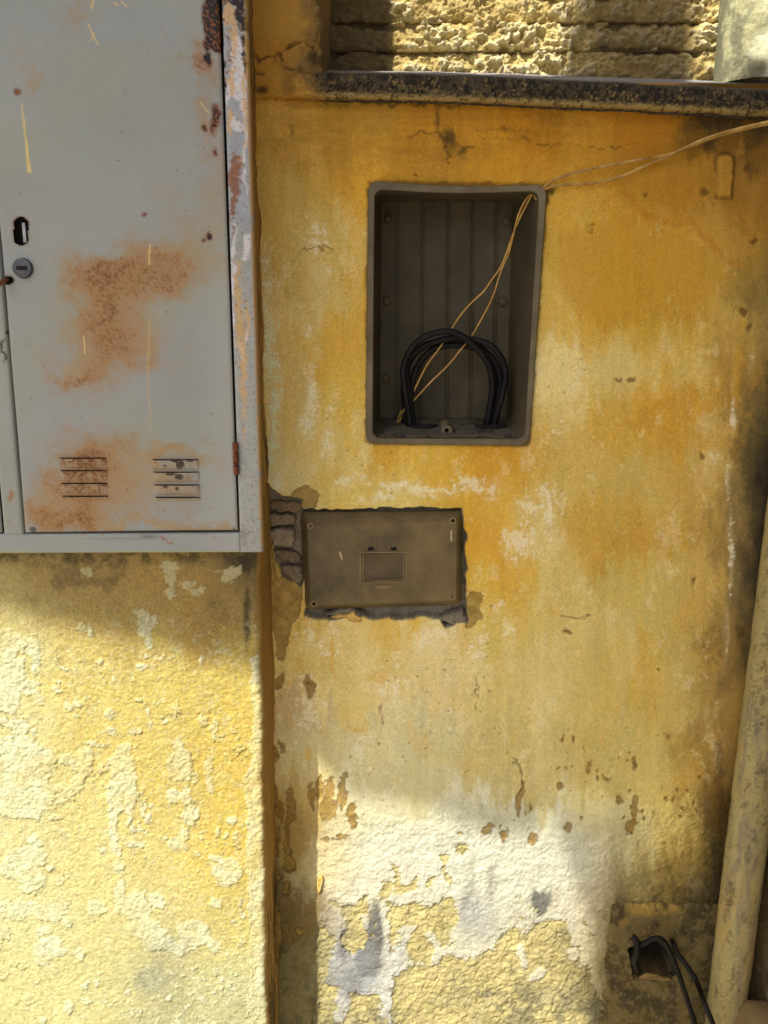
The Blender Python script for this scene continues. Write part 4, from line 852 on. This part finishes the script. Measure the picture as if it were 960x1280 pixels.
# louvre hoods, two groups of four, sub-parts of the door
def hood_mesh(px0, px1, py, hpx):
    Y0 = YC + 0.0008; nu, nv = 40, 12; 
    U, W = np.meshgrid(np.linspace(0, 1, nu), np.linspace(0, 1, nv), indexing='ij')
    px = px0 + (px1 - px0) * U; py_ = py + 1.0 + (hpx - 1.6) * W
    bul = 0.0034 * (1 - (2 * U - 1) ** 8) * (1 - W) ** 0.8 * np.sqrt(np.clip(1 - W * 0.2, 0, 1))
    X, Z_ = Xof(px, py_, Y0), Zof(py_, Y0)
    C, _, _ = door_paint(px, py_)
    g = 0.5 + 0.5 * fbm(px, py_, 5, 4, 1601, 0.85)
    if px0 > 150:
        bk = gauss(px, py_, [(226,580,5,6,1.3),(220,575,8,3,1),(238,576,6,2,1),(225,596,6,4,1.3),(215,592,8,2.5,1),(208,608,5,2,1),(222,610,3,3,1),(236,597,2,2,.8),(207,582,3,2,.8),(224,587,3,3,1)])
        C = mixc(C, srgb((44, 36, 32)), 0.9 * sm(0.1, 0.4, bk - 0.6 * g)); C = mixc(C, srgb((138, 96, 62)), 0.5 * sm(0.55, 0.75, g))
    else:
        C = mixc(C, srgb((150, 148, 138)), 0.5 * sm(0.5, 0.62, g) * sm(0, .4, W)); C = mixc(C, srgb((104, 62, 40)), 0.8 * sm(0.52, 0.4, g + 0.35 * (W - 0.25)))
    V = np.stack([X, Y0 - bul, Z_], -1)
    return mesh_np('louvre', V, quads(nu, nv, flip=True), C)
for (a0, a1, ys_) in [((74, 133), 0, (572, 587.5, 603.5, 619.5)), ((190, 248), 0, (574, 589.5, 605.5, 621))]:
    for i, yy in enumerate(ys_):
        dx = i * 1.2
        o = link('louvre', hood_mesh(a0[0] + dx, a0[1] + dx * 0.6, yy, 13 if i < 3 else 5), M_metal, door)
        b = MB(); Yd = YC + 0.0003
        b.loft([[P(a0[0] + dx + 0.6, yy, Yd), P(a0[1] + dx * .6 - 0.6, yy, Yd), P(a0[1] + dx * .6 - 0.6, yy + 1.9, Yd), P(a0[0] + dx + 0.6, yy + 1.9, Yd)],
                [P(a0[0] + dx + 0.6, yy, Yd + .0008), P(a0[1] + dx * .6 - 0.6, yy, Yd + .0008), P(a0[1] + dx * .6 - 0.6, yy + 1.9, Yd + .0008), P(a0[0] + dx + 0.6, yy + 1.9, Yd + .0008)]], True, False)
        b.build('louvre_slit_shade', M_dark, door)  # black strip standing in for the shade inside the slit
# lock, broken handle, hinge
def px_r(r, py, Y): return r * float(Tof(py, Y)) / F_PX
lc = P(27, 335, YC - 0.0022); b = MB(); b.disc(lc, px_r(11.6, 335, YC), YC + 0.002, 28, 0.0006, px_r(12.6, 335, YC)); lock = b.build('lock', M_lock, door, True)
b = MB(); a, c_ = P(20, 332.4, YC - .003), P(34, 337.6, YC - .003); b.box(a[0], c_[0], YC - 0.0033, YC - 0.002, c_[2], a[2]); b.build('key_slot', M_dark, door)
# inside the slot: white strip of the latch bar
b = MB(); a, c_ = P(23, 277, YC), P(29, 302, YC); b.box(a[0], c_[0], YC + 0.008, YC + 0.011, c_[2], a[2]); b.build('latch_bar', plain('latch_white', (150, 150, 152), (190, 190, 188), scale=90), cab)
b = MB(); b.tube(catmull([P(10, 350, YC + .006), P(7, 350, YC - .004), P(3, 352, YC - .009), P(-3, 357, YC - .010)], 6), 0.0022, 10); b.build('handle_stub', M_rust, door, True)
hg = empty('hinge', P(294.5, 575, YC)); hg.parent = cab; hg.location = Vector(P(294.5, 575, YC)) - cab.location
for k, (ya, yb) in enumerate([(553, 565), (566.5, 580), (581.5, 593)]):
    b = MB(); b.tube([P(294.0 + 0.04 * (ya - 553), ya, YC - .003), P(294.0 + 0.04 * (yb - 553), yb, YC - .003)], 0.0032, 12); b.build('knuckle', M_rust, hg, True)

# ================================================================== METER BOX (upper, open)
mb = empty('open_meter_box', P(560, 556, 0), 'tall open grey plastic meter box sunk in the yellow wall, lid missing', 'meter box')
BOW = 4.0
out0 = round_quad([(460, 226), (684, 231), (662, 557.5), (457, 555)], 15, 7, BOW)
out1 = round_quad([(461, 227), (683, 232), (661, 556.5), (458, 554)], 15, 7, BOW)
in0 = round_quad([(467.5, 236.5), (675, 238.5), (656.5, 549.5), (465, 548.5)], 13, 7, BOW * 0.8)
in1 = round_quad([(468.5, 237.5), (674, 239.5), (655.5, 548.5), (466, 547.5)], 12, 7, BOW * 0.8)
bk1 = round_quad([(477, 252), (640, 253), (633, 522), (475, 522)], 5, 7, 0)
bk0 = round_quad([(476.5, 251), (641, 252), (634, 523), (474.5, 523)], 7, 7, 0)
YBK = 0.095
b = MB(); b.loft([ringP(out0, 0.012), ringP(out0, -0.004), ringP(out1, -0.006), ringP(in0, -0.006), ringP(in1, -0.004)]); b.build('rim', M_box, mb, True)
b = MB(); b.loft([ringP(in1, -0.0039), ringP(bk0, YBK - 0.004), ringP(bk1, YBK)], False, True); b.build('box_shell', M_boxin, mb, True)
for x in (497, 528, 560, 590, 620):
    for d in (-1.6, 1.6):
        b = MB(); xx = x + d; x2 = 480 + (xx - 480) * 0.985 - 1.5
        b.loft([[P(xx - .6, 254, YBK - .0030), P(xx + .6, 254, YBK - .0030), P(x2 + .6, 521, YBK - .0030), P(x2 - .6, 521, YBK - .0030)], [P(xx - 1, 254, YBK + .001), P(xx + 1, 254, YBK + .001), P(x2 + 1, 521, YBK + .001), P(x2 - 1, 521, YBK + .001)]], True)
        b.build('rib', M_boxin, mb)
for x, y in [(485.5, 273), (633.5, 276), (483.5, 376), (628.5, 377.5), (482.5, 473), (627, 474)]:
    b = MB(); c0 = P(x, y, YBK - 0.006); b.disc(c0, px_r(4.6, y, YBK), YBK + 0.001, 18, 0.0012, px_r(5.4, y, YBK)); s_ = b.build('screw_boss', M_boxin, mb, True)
for x, y in [(541.5, 478), (559.5, 478), (541.5, 497), (559.5, 497)]:
    b = MB(); rr = px_r(5.5, y, YBK); c0 = P(x, y, YBK - 0.001)
    ring = lambda r, yy: [(c0[0] + r * math.cos(2 * math.pi * k / 18), yy, c0[2] + r * math.sin(2 * math.pi * k / 18)) for k in range(18)]
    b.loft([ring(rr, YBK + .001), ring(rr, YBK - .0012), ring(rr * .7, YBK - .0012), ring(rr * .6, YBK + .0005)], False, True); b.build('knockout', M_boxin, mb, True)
b = MB(); c0 = P(558.6, 538.5, 0.012); rr = px_r(7.2, 538, 0.012)
ring = lambda r, yy: [(c0[0] + r * math.cos(2 * math.pi * k / 24), yy, c0[2] + r * math.sin(2 * math.pi * k / 24) + (yy - .012) * 0.10) for k in range(24)]
b.loft([ring(rr * .9, .05), ring(rr, .014), ring(rr * .95, .012), ring(rr * .42, .012), ring(rr * .36, .016), ring(rr * .34, .04)], False, True); b.build('lid_screw_post', M_box, mb, True)
# dust lying on the floor of the box
fz0, fz1 = float(Zof(546, -0.002)), float(Zof(523, YBK))
A, B = np.meshgrid(np.linspace(0, 1, 110), np.linspace(0, 1, 60), indexing='ij')
yA = 0.0 + (YBK - 0.003) * B; xl = Xof(468.5, 546, 0) * (1 - B) + Xof(476, 522, YBK) * B; xr = Xof(653, 547, 0) * (1 - B) + Xof(632, 522, YBK) * B
X_ = xl * (1 - A) + xr * A; Z_ = (fz0 * (1 - B) + fz1 * B) + 0.0012 + 0.0012 * np.clip(fbm(X_ * 1000, yA * 1000, 25, 5, 1701, 0.65), -1, 1) - 0.002 * sm(0.06, 0, np.minimum(np.minimum(A, 1 - A), np.minimum(B, 1 - B)))
cd = np.ones(A.shape + (3,)) * srgb((92, 86, 72)); cd = mixc(cd, srgb((48, 44, 38)), 0.85 * sm(0.35, 0.15, 0.5 + 0.5 * fbm(X_ * 1000, yA * 1000, 18, 4, 1711, 0.7)) + 0 * A)
du = link('dust_layer', mesh_np('dust_layer', np.stack([X_, yA, Z_], -1), quads(110, 60), cd), M_wall, mb); du['kind'] = 'stuff'
# conduit mouths in the floor
for x, rr in ((527, 0.022), (614, 0.022)):
    b = MB(); y0 = 0.050; x0 = float(Xof(x, 530, y0)); z0 = fz0 + (fz1 - fz0) * (y0 / YBK) + 0.0024
    ring = lambda r, zz: [(x0 + r * math.cos(2 * math.pi * k / 24), y0 + r * .8 * math.sin(2 * math.pi * k / 24), zz + 0 * k) for k in range(24)]
    b.loft([ring(rr, z0 - .003), ring(rr, z0 + .0008), ring(rr * .8, z0 + .0008)], False, True); b.build('conduit_mouth', M_dark, mb, True)

# cables looped out of the box floor, each its own thing
def Zc(p, s=3.368, ox=430, oy=200): return (ox + p[0] / s, oy + p[1] / s)
def cable(name, pts, Ys, r, mat, label, cat, group=None, n=10, sub=8):
    pp = [P(*Zc(p), y) for p, y in zip(pts, Ys)]
    b = MB(); b.tube(catmull(pp, sub), r, n); o = b.build(name, mat, None, True); return tag(o, label, cat, group)
CB = 'black cables looped in the open meter box'
cable('black_cable', [(282,1150),(272,1060),(256,960),(250,880),(280,800),(340,745),(425,722),(490,738),(555,790),(608,860),(625,950),(612,1050),(596,1150)], [.045,.045,.043,.04,.036,.032,.028,.028,.032,.036,.040,.045,.05], .0044, M_black, 'frontmost looped black cable with the highest arch in the open box', 'cable', CB)
cable('black_cable', [(296,1150),(282,1040),(268,940),(270,850),(320,795),(395,762),(480,750),(600,772),(660,830),(680,900),(668,980),(640,1080),(622,1150)], [.050,.050,.050,.048,.045,.042,.040,.036,.036,.038,.042,.048,.052], .0044, M_black, 'looped black cable bulging widest on the side where the orange wires enter', 'cable', CB)
cable('black_cable', [(270,1150),(275,1040),(290,930),(315,860),(370,800),(430,782),(510,782),(580,800),(635,850),(656,920),(648,1000),(620,1080),(608,1150)], [.056,.056,.056,.054,.052,.050,.050,.048,.048,.050,.052,.056,.058], .0044, M_black, 'rear black cable of the loop, lowest and flattest arch in the open box', 'cable', CB)
cable('black_cable', [(262,1150),(256,1050),(252,960),(262,880),(300,815),(360,772),(440,765),(530,775),(600,810),(640,870),(640,960),(612,1060),(584,1150)], [.060,.060,.060,.058,.058,.058,.058,.056,.056,.056,.058,.060,.062], .0042, M_black, 'thin black cable tucked behind the others of the loop in the open box', 'cable', CB)
WY = lambda n, a, c: list(np.linspace(a, c, n))
WG = 'orange wires through the open meter box'
wA = [(812,150),(796,142),(770,185),(740,245),(712,310),(688,380),(660,450),(625,500),(590,550),(548,590),(510,630),(475,675),(450,718),(400,795),(350,862),(315,930),(285,990),(250,1040),(228,1090),(218,1140)]
wB = [(808,165),(790,140),(752,190),(728,250),(712,320),(690,400),(668,450),(650,500),(632,560),(605,620),(570,685),(535,745),(490,800),(440,862),(370,930),(305,1000),(255,1050),(238,1090),(210,1140)]
cable('orange_wire', wA, WY(len(wA), .006, .066), .0011, M_wire, 'thin orange wire in the open box, taking the higher path to the black loop', 'wire', WG, 6)
cable('orange_wire', wB, [y + (.004 if i % 2 else -.002) for i, y in enumerate(WY(len(wB), .004, .064))], .0011, M_wire, 'thin orange wire in the open box, sagging lower towards the black loop', 'wire', WG, 6)
def wire2(pts, label, Y=-.008, r=.0017):
    pp = [P(x, y, yy) for x, y, yy in pts]; b = MB(); b.tube(catmull(pp, 8), r, 7); o = b.build('orange_wire', M_wire2, None, True); tag(o, label, 'wire', 'orange wires crossing the wall to the open box')
wire2([(676,238,.010),(682,232,-.009),(700,222,-.006),(735,212,-.008),(780,203,-.010),(820,196,-.012),(840,192,-.013),(880,174,-.018),(915,163,-.022),(962,152,-.026),(1010,144,-.03)], 'upper paint splashed orange wire rising from the open box corner to the ledge')
wire2([(677,241,.010),(684,235,-.008),(705,231,-.006),(740,229,-.006),(775,221,-.008),(805,208,-.010),(838,193.5,-.0105),(880,176,-.0155),(915,165,-.0195),(962,154.5,-.0235),(1010,147,-.028)], 'lower sagging orange wire from the open box corner, joining the other near the ledge')

# ================================================================== JUNCTION BOX (lower, closed)
jb = empty('junction_box', P(480, 760, 0.01), 'closed brown plastic box set askew in the broken yellow plaster below the meter box', 'junction box')
o_out = round_quad([(376, 638.5), (578, 637.5), (577, 756), (379, 761.5)], 8, 6, 0.8)
o_mid = round_quad([(377, 640), (577, 639), (576, 755), (380, 760.5)], 8, 6, 0.8)
o_fc = round_quad([(383, 656), (572.5, 650), (571.5, 750.5), (386.5, 757.5)], 6, 6, 0.5)
o_fi = round_quad([(385, 658), (570.5, 652), (569.5, 748.5), (388.5, 755.5)], 5, 6, 0.5)
b = MB(); b.loft([ringP(o_out, 0.016), ringP(o_out, 0.007), ringP(o_mid, 0.004), ringP(o_fc, -0.0105), ringP(o_fi, -0.0120)], True, True); lid = b.build('lid', M_lid, jb, False)
bx0 = round_quad([(381, 646), (573, 645), (572, 752), (384, 756)], 6, 6)
b = MB(); b.loft([ringP(bx0, 0.05), ringP(bx0, 0.0165)], True, False); b.build('box_body', M_dark, jb, True)
def outline(c, wpx, Y, dy, name, mat, par):
    o1 = round_quad(c, 2.5, 4); cc = np.mean(np.array(c), 0); o2 = []
    for p in o1:
        v = np.array(p) - cc; o2.append(tuple(np.array(p) - v / np.linalg.norm(v) * wpx))
    b = MB(); b.loft([ringP(o1, Y + .001), ringP(o1, Y - dy), ringP(o2, Y - dy), ringP(o2, Y + .001)]); return b.build(name, mat, par, False)
YF = -0.0120
outline([(449.5, 690), (509, 689.5), (509, 727.5), (449.5, 729.5)], 1.6, YF, .0014, 'window_frame', M_lidtrim, lid)
outline([(453.5, 694.5), (505, 694), (504.5, 724.5), (453.5, 727)], 1.0, YF, .0024, 'window_frame', M_lidtrim, lid)
b = MB(); q = round_quad([(455, 696), (503.5, 695.5), (503, 723), (455, 725.5)], 1.5, 3); b.loft([ringP(q, YF + .001), ringP(q, YF - .0006)], False, True); b.build('inspection_window', plain('dark_window_panel', (66, 53, 32), (92, 76, 46), rough=.45, scale=30), lid)
for x in (463.5, 492):
    b = MB(); b.loft([[P(x - 3.5, 684, YF), P(x + 3.5, 684, YF), P(x + 3.5, 688, YF), P(x - 3.5, 688, YF)], [P(x - 3, 684.3, YF - .0018), P(x + 3, 684.3, YF - .0018), P(x + 3, 687.8, YF - .0018), P(x - 3, 687.8, YF - .0018)]], False, True); b.build('hinge_clip', M_dark, lid)
b = MB(); q = round_quad([(469, 732), (490, 731.5), (489, 736), (470, 736.5)], 1.8, 3); b.loft([ringP(q, YF + .001), ringP(q, YF - .0012)], False, True); b.build('latch', M_lidtrim, lid)
for x, y, dk_ in [(388, 657.5, 0), (566.2, 651, 1), (392.5, 755, 1), (565.5, 745.8, 0)]:
    b = MB(); rr = px_r(4.2, y, YF); c0 = P(x, y, YF - .0008)
    ring = lambda r, yy: [(c0[0] + r * math.cos(2 * math.pi * k / 18), yy, c0[2] + r * math.sin(2 * math.pi * k / 18)) for k in range(18)]
    b.loft([ring(rr * 1.1, YF + .001), ring(rr, YF - .0010), ring(rr * .62, YF - .0010), ring(rr * .55, YF - .0002)], False, True); sc_ = b.build('screw_socket', M_lidtrim, lid, True)
    b = MB(); b.disc((c0[0], YF - .0004, c0[2]), rr * .6, YF + .0008, 14); b.build('screw', M_dark if dk_ else M_screw, lid, True)
def sliver(name, pts, Y, mat, par, t=.0005):
    b = MB(); b.loft([[P(x, y, Y + t) for x, y in pts], [P(x, y, Y) for x, y in pts]], False, True); return b.build(name, mat, par)
sliver('scratch', [(423.5, 689), (425.5, 690.5), (427.5, 695), (428.5, 701.5), (426.5, 698), (424.5, 692.5)], YF - .0004, M_scratch, lid)
sliver('scratch', [(563.5, 663), (565, 663), (564.6, 670), (565.2, 677), (563.6, 676), (563.2, 670)], YF - .0004, M_scratch, lid)
def lump(name, pts, Y, thick, colr, seed, par, mat, ridges=0, rough=.0012, edge=5.0):
    """a broken piece as its own small relief: outline in pixels, thickness in metres"""
    a = np.array(pts); X0, X1 = a[:, 0].min() - 3, a[:, 0].max() + 3; Y0_, Y1_ = a[:, 1].min() - 3, a[:, 1].max() + 3
    gx, gy = np.meshgrid(np.arange(X0, X1, .9), np.arange(Y0_, Y1_, .9), indexing='ij')
    sdv = poly(gx + 2 * fbm(gx, gy, 9, 3, seed), gy + 2 * fbm(gx, gy, 9, 3, seed + 3), pts)
    hh = thick * (np.sqrt(np.clip((sdv + .8) / edge, 0, 1)) - 1) + rough * fbm(gx, gy, 9, 5, seed + 5, .75)
    if ridges: hh = hh + ridges * np.abs(np.sin(gy * 0.55 + 0.6 * fbm(gx, gy, 30, 2, seed + 8))) 
    cc_ = np.ones(gx.shape + (3,)) * srgb(colr) * (1 + .25 * fbm(gx, gy, 12, 5, seed + 6, .8))[..., None]
    cc_ = mixc(cc_, srgb(colr) * .45, .6 * sm(2.2, .2, sdv) + .4 * (worley(gx, gy, 7, seed % 50) < .16))
    V_ = np.stack([Xof(gx, gy, Y), Y - hh, Zof(gy, Y)], -1)
    return link(name, mesh_np(name, V_, quads(gx.shape[0], gx.shape[1], sdv > -.9, flip=True), cc_), mat, par)
# broken mortar chunk and curled flake lying in the gap under the lid
def chunk(name, pts, Y0, Y1, mat, par, seed=0, amp=.0012, sub=5):
    """a rough lump: outline in pixels, front bulging from Y1 to Y0"""
    pts = catmull(list(pts) + [pts[0]], sub)[:-1]; c = np.mean(np.array(pts), 0); rg = np.random.default_rng(seed); rings = []
    for s_, yy in ((1.0, Y1), (1.0, Y1 + (Y0 - Y1) * .6), (.86, Y1 + (Y0 - Y1) * .92), (.6, Y0), (.3, Y0 + amp), (.04, Y0)):
        rings.append([P(c[0] + (p[0] - c[0]) * s_, c[1] + (p[1] - c[1]) * s_, yy + rg.normal() * 0 + rg.uniform(-amp, amp) * (s_ < 1)) for p in pts])
    b = MB(); b.loft(rings, False, True); return b.build(name, mat, par, True)
def Zj(l): return [(320 + x / 3.2, 580 + y / 3.2) for x, y in l]
lump('mortar_chunk', Zj([(262,600),(300,588),(345,576),(380,572),(420,590),(436,608),(430,626),(380,622),(320,618),(275,612)]), .002, .018, (138, 128, 108), 603, house, M_wall, edge=4)
lump('paint_flake', Zj([(300,608),(340,604),(375,598),(392,590),(402,604),(420,622),(415,632),(370,624),(330,618)]), -.0015, .003, (214, 176, 96), 605, house, M_wall, rough=.0005, edge=2)
lump('mortar_chunk', Zj([(722,622),(760,600),(810,590),(832,575),(848,640),(846,656),(790,650),(745,640)]), .003, .02, (136, 126, 106), 608, house, M_wall, edge=4)
lump('mortar_chunk', Zj([(200,632),(225,626),(246,634),(240,650),(222,662),(205,656)]), .002, .018, (136, 126, 106), 609, house, M_wall, edge=4)
# exposed bricks left of the lid
BR = [([(48,205),(70,196),(120,200),(150,210),(160,226),(150,250),(100,252),(52,250),(46,228)], -.001), ([(52,262),(90,256),(140,258),(152,270),(150,325),(138,336),(70,334),(60,328),(56,300)], -.0015),
      ([(76,345),(120,342),(160,350),(184,368),(180,396),(150,398),(100,392),(80,372)], .002), ([(92,404),(140,402),(184,408),(186,470),(160,488),(130,455),(100,440)], .003), ([(60,150),(100,142),(150,150),(188,160),(184,182),(150,200),(90,194),(58,190),(50,170)], .001)]
for k, (pp, yy) in enumerate(BR):
    o = lump('brick', Zj(pp), yy + (.001, -.0005, .002, .003, .0015)[k], .012, [(142,124,98),(160,144,116),(134,116,90),(138,120,94),(134,112,82)][k], 620 + 13 * k, house, M_wall, .0011 if k in (1, 3) else 0, .0024, 2.5)
# paint chips hanging loose on the sunlit foot of the wall
for k, (pp, yy) in enumerate([([(324,1172),(330,1180),(336,1196),(334,1230),(328,1262),(325,1240),(326,1200)], -.006), ([(399,1092),(404,1096),(402,1108),(398,1118),(396,1104)], -.006)]):
    chunk('paint_flake', pp, yy, .002, M_flake, house, 40 + k, .0008)

# ================================================================== PIPE
pc = lambda py: np.interp(py, [560, 700, 1000, 1280, 1400], [0.4925, 0.4905, 0.4875, 0.4845, 0.483])
zs_ = np.arange(-0.02, 1.32, 0.0022); th = np.linspace(0, 2 * math.pi, 73)
TZ, TT = np.meshgrid(zs_, th, indexing='ij'); rp = 0.0258
cxx = np.interp(TZ, [0, 0.35, 0.7, 1.0, 1.3], [0.4875, 0.4895, 0.4935, 0.4985, 0.503]); 
qa = TT * rp * 1000; qb = TZ * 1000
q0x, q0y = TT / (2 * math.pi) * 162, qb
c = np.ones(TZ.shape + (3,)) * srgb((156, 142, 92))
def cyc(f): 
    a = f(q0x); b2 = f(q0x - 162); t = (q0x / 162)[...]; t = sm(0.0, 1.0, t); return a * (1 - t) + b2 * t
c = c * (1 + 0.10 * cyc(lambda x: fbm(x, qb, 50, 5, 1801, 0.7, 0.6, 2)))[..., None]
c = mixc(c, srgb((172, 138, 74)), 0.6 * sm(0.1, 0.7, cyc(lambda x: fbm(x, qb, 36, 5, 1811, 0.7, 0.5, 2.4)) + 0.3 * sm(0.7, 0.5, TZ)))
c = mixc(c, srgb((122, 112, 92)), 0.7 * sm(0.0, 0.5, cyc(lambda x: fbm(x, qb, 26, 5, 1821, 0.7, 0.4, 3))))
c = mixc(c, srgb((92, 80, 46)), 0.85 * sm(0.50, 0.30, TZ + 0.05 * cyc(lambda x: fbm(x, qb, 30, 4, 1831, 0.7))))  # pipe foot darkened in colour for the shade of the corner
spots = sm(0.34, 0.12, worley(q0x + 3 * fbm(q0x, qb, 6, 2, 1843), qb / 1.3, 6, 41) + 0.2 * vn(q0x / 5, qb / 5, 1842)) * sm(0.1, 0.4, cyc(lambda x: fbm(x, qb, 60, 5, 1841, 0.75, 0.5, 2.0)))
c = mixc(c, srgb((80, 70, 48)), 0.7 * sm(0.05, 0.6, cyc(lambda x: fbm(x, qb, 20, 6, 1861, 0.85, 0.6, 1.6))))
c = mixc(c, srgb((62, 48, 32)), 0.8 * spots)
c = c * (1 + 0.12 * cyc(lambda x: fbm(x, qb, 4, 3, 1871, 0.8)))[..., None]
h = 0.0008 * cyc(lambda x: fbm(x, qb, 30, 4, 1851)) - 0.0005 * spots
V = np.stack([cxx + (rp + h) * np.cos(TT), -0.060 + (rp + h) * np.sin(TT), TZ], -1)
pipe = link('drain_pipe', mesh_np('drain_pipe', V, quads(len(zs_), len(th)), c), M_pipe)
tag(pipe, 'weathered cream drain pipe running down the dark corner, rust specked', 'pipe')

# ================================================================== SOCKET BLOCK, bottom right
ZBK = lambda l: [(780 + x / 9.6, 1150 + y / 9.6) for x, y in l]
YK = -0.006
kx0, kx1 = float(Xof(756, 1200, YK)), 0.528; kz0, kz1 = 0.2, float(Zof(1131, YK))
kxs, kzs = np.arange(kx0, kx1, 0.0014), np.arange(kz0, kz1, 0.0014)
A, B = np.meshgrid(kxs, kzs, indexing='ij'); qx, qy = proj(A, B, YK)
wx = qx + 2.5 * fbm(qx, qy, 12, 4, 1901, 0.7); wy = qy + 2.5 * fbm(qx, qy, 12, 4, 1911, 0.7)
c = np.ones(A.shape + (3,)) * srgb((112, 96, 56)); mz = 0.5 + 0.5 * fbm(qx, qy, 22, 6, 1921, 0.75)
c = mixc(c, srgb((150, 122, 56)), 0.8 * sm(0.2, 0.8, gauss(qx, qy, [(820,1136,45,10,1.1),(775,1150,14,12,.8),(780,1235,26,20,.6),(800,1170,40,16,.35)]) - 0.4 * mz + 0.1))
c = mixc(c, srgb((54, 46, 28)), 0.8 * sm(0.4, 0.8, mz + 0.15 * sm(860, 890, qx)))
c = mixc(c, srgb((120, 112, 90)), 0.6 * (worley(qx, qy, 13, 51) < 0.12) * (mz > 0.4))
hk = poly(wx, wy, ZBK([(75,340),(140,330),(200,330),(260,300),(360,250),(440,255),(520,330),(580,420),(600,520),(610,620),(580,740),(480,735),(300,715),(130,700),(90,560),(65,440)]))
hm_ = sm(-0.6, 0.8, hk)
c = mixc(c, srgb((40, 35, 27)), 0.9 * hm_); c = mixc(c, srgb((120, 80, 40)), 0.7 * sm(0.3, 0.8, gauss(qx, qy, [(818,1184,16,8,1),(808,1180,5,5,.8)])) * hm_)  # hole colour darkened to deepen the shade inside
e = np.minimum(A - kx0, kz1 - B)
h = 0.0022 * fbm(qx, qy, 26, 5, 1931, 0.7) - 0.055 * hm_ - 0.009 * (1 - sm(0, 0.010, e + 0.004 * fbm(qx, qy, 22, 4, 1941, 0.7)))
V = np.stack([A, YK - h, B], -1); V = np.pad(V, ((1, 1), (1, 1), (0, 0)), 'edge'); c = np.pad(c, ((1, 1), (1, 1), (0, 0)), 'edge')
m = np.zeros(V.shape[:2], bool); m[0] = m[-1] = True; m[:, 0] = m[:, -1] = True; V[..., 1] = np.where(m, 0.004, V[..., 1])
blk = link('plaster_block', mesh_np('plaster_block', V, quads(*V.shape[:2]), c), M_wall)
tag(blk, 'grimy raised plaster block with a broken hole at the foot of the wall', 'block')
fl = chunk('paint_flake', ZBK([(130,700),(250,630),(380,640),(450,670),(560,690),(610,735),(480,738),(300,716)]), YK - .004, YK + .02, plain('tan_lining', (112, 88, 46), (146, 116, 66), rough=.9), blk, 61, .0004)
def cab2(pts, Ys, r, label):
    pp = [P(780 + x / 9.6, 1150 + y / 9.6, yy) for (x, y), yy in zip(pts, Ys)]; b = MB(); b.tube(catmull(pp, 8), r, 10); o = b.build('black_cable', M_black, None, True); tag(o, label, 'cable', 'black cables leaving the hole in the grimy block')
cab2([(110,470),(130,380),(175,310),(260,270),(350,225),(430,220),(500,280),(560,400),(640,600),(740,900),(830,1180),(900,1450)], [.015,.0,-.022,-.028,-.032,-.034,-.034,-.034,-.034,-.036,-.04,-.045], .0037, 'black cable arching out of the broken hole and dropping down over the block')
cab2([(560,280),(575,250),(600,300),(640,400),(760,560),(880,760),(960,980),(1040,1180),(1130,1400)], [.015,-.01,-.026,-.03,-.04,-.055,-.095,-.105,-.11], .0036, 'black cable sloping from the broken hole across the front of the pipe')
cab2([(100,200),(135,240),(160,300),(150,400),(120,480),(150,580),(170,640)], [-.020,-.024,-.026,-.026,-.020,-.008,.01], .0050, 'short thick black cable stub bent into the side of the broken hole')
cab2([(420,240),(520,330),(560,430),(600,620),(560,640)], [-.026,-.030,-.028,-.01,.012], .0036, 'inner black cable end curling back down into the broken hole')
# rounded stone in the corner
YS = -0.12
pts = [(x + 10, y + 20) for x, y in [(914, 1330), (918, 1296), (922, 1282), (927, 1269), (932, 1259), (939, 1255), (952, 1255), (975, 1256), (1010, 1262), (1010, 1400), (905, 1400)]]
pcs = [P(x, y, YS) for x, y in pts]; cc = np.mean(np.array(pcs), 0); cc[2] -= 0.01; rings = []
for s_, yy in ((.3, YS - .066), (.72, YS - .064), (.86, YS - .056), (.95, YS - .035), (1, YS), (1, YS + .03), (.9, YS + .04)):
    rings.append([(cc[0] + (p[0] - cc[0]) * s_, yy, cc[2] + (p[2] - cc[2]) * s_ - (0.012 if s_ < .9 else 0)) for p in pcs])
b = MB(); b.loft(rings, True, True)
b.box(cc[0] - .035, cc[0] + .035, YS - .03, YS + .03, 0.001, min(p[2] for p in pcs) + .01)
stn = b.build('corner_stone', M_clay, None, True); tag(stn, 'pale tan block with rounded top in the bottom corner beside the pipe', 'stone')
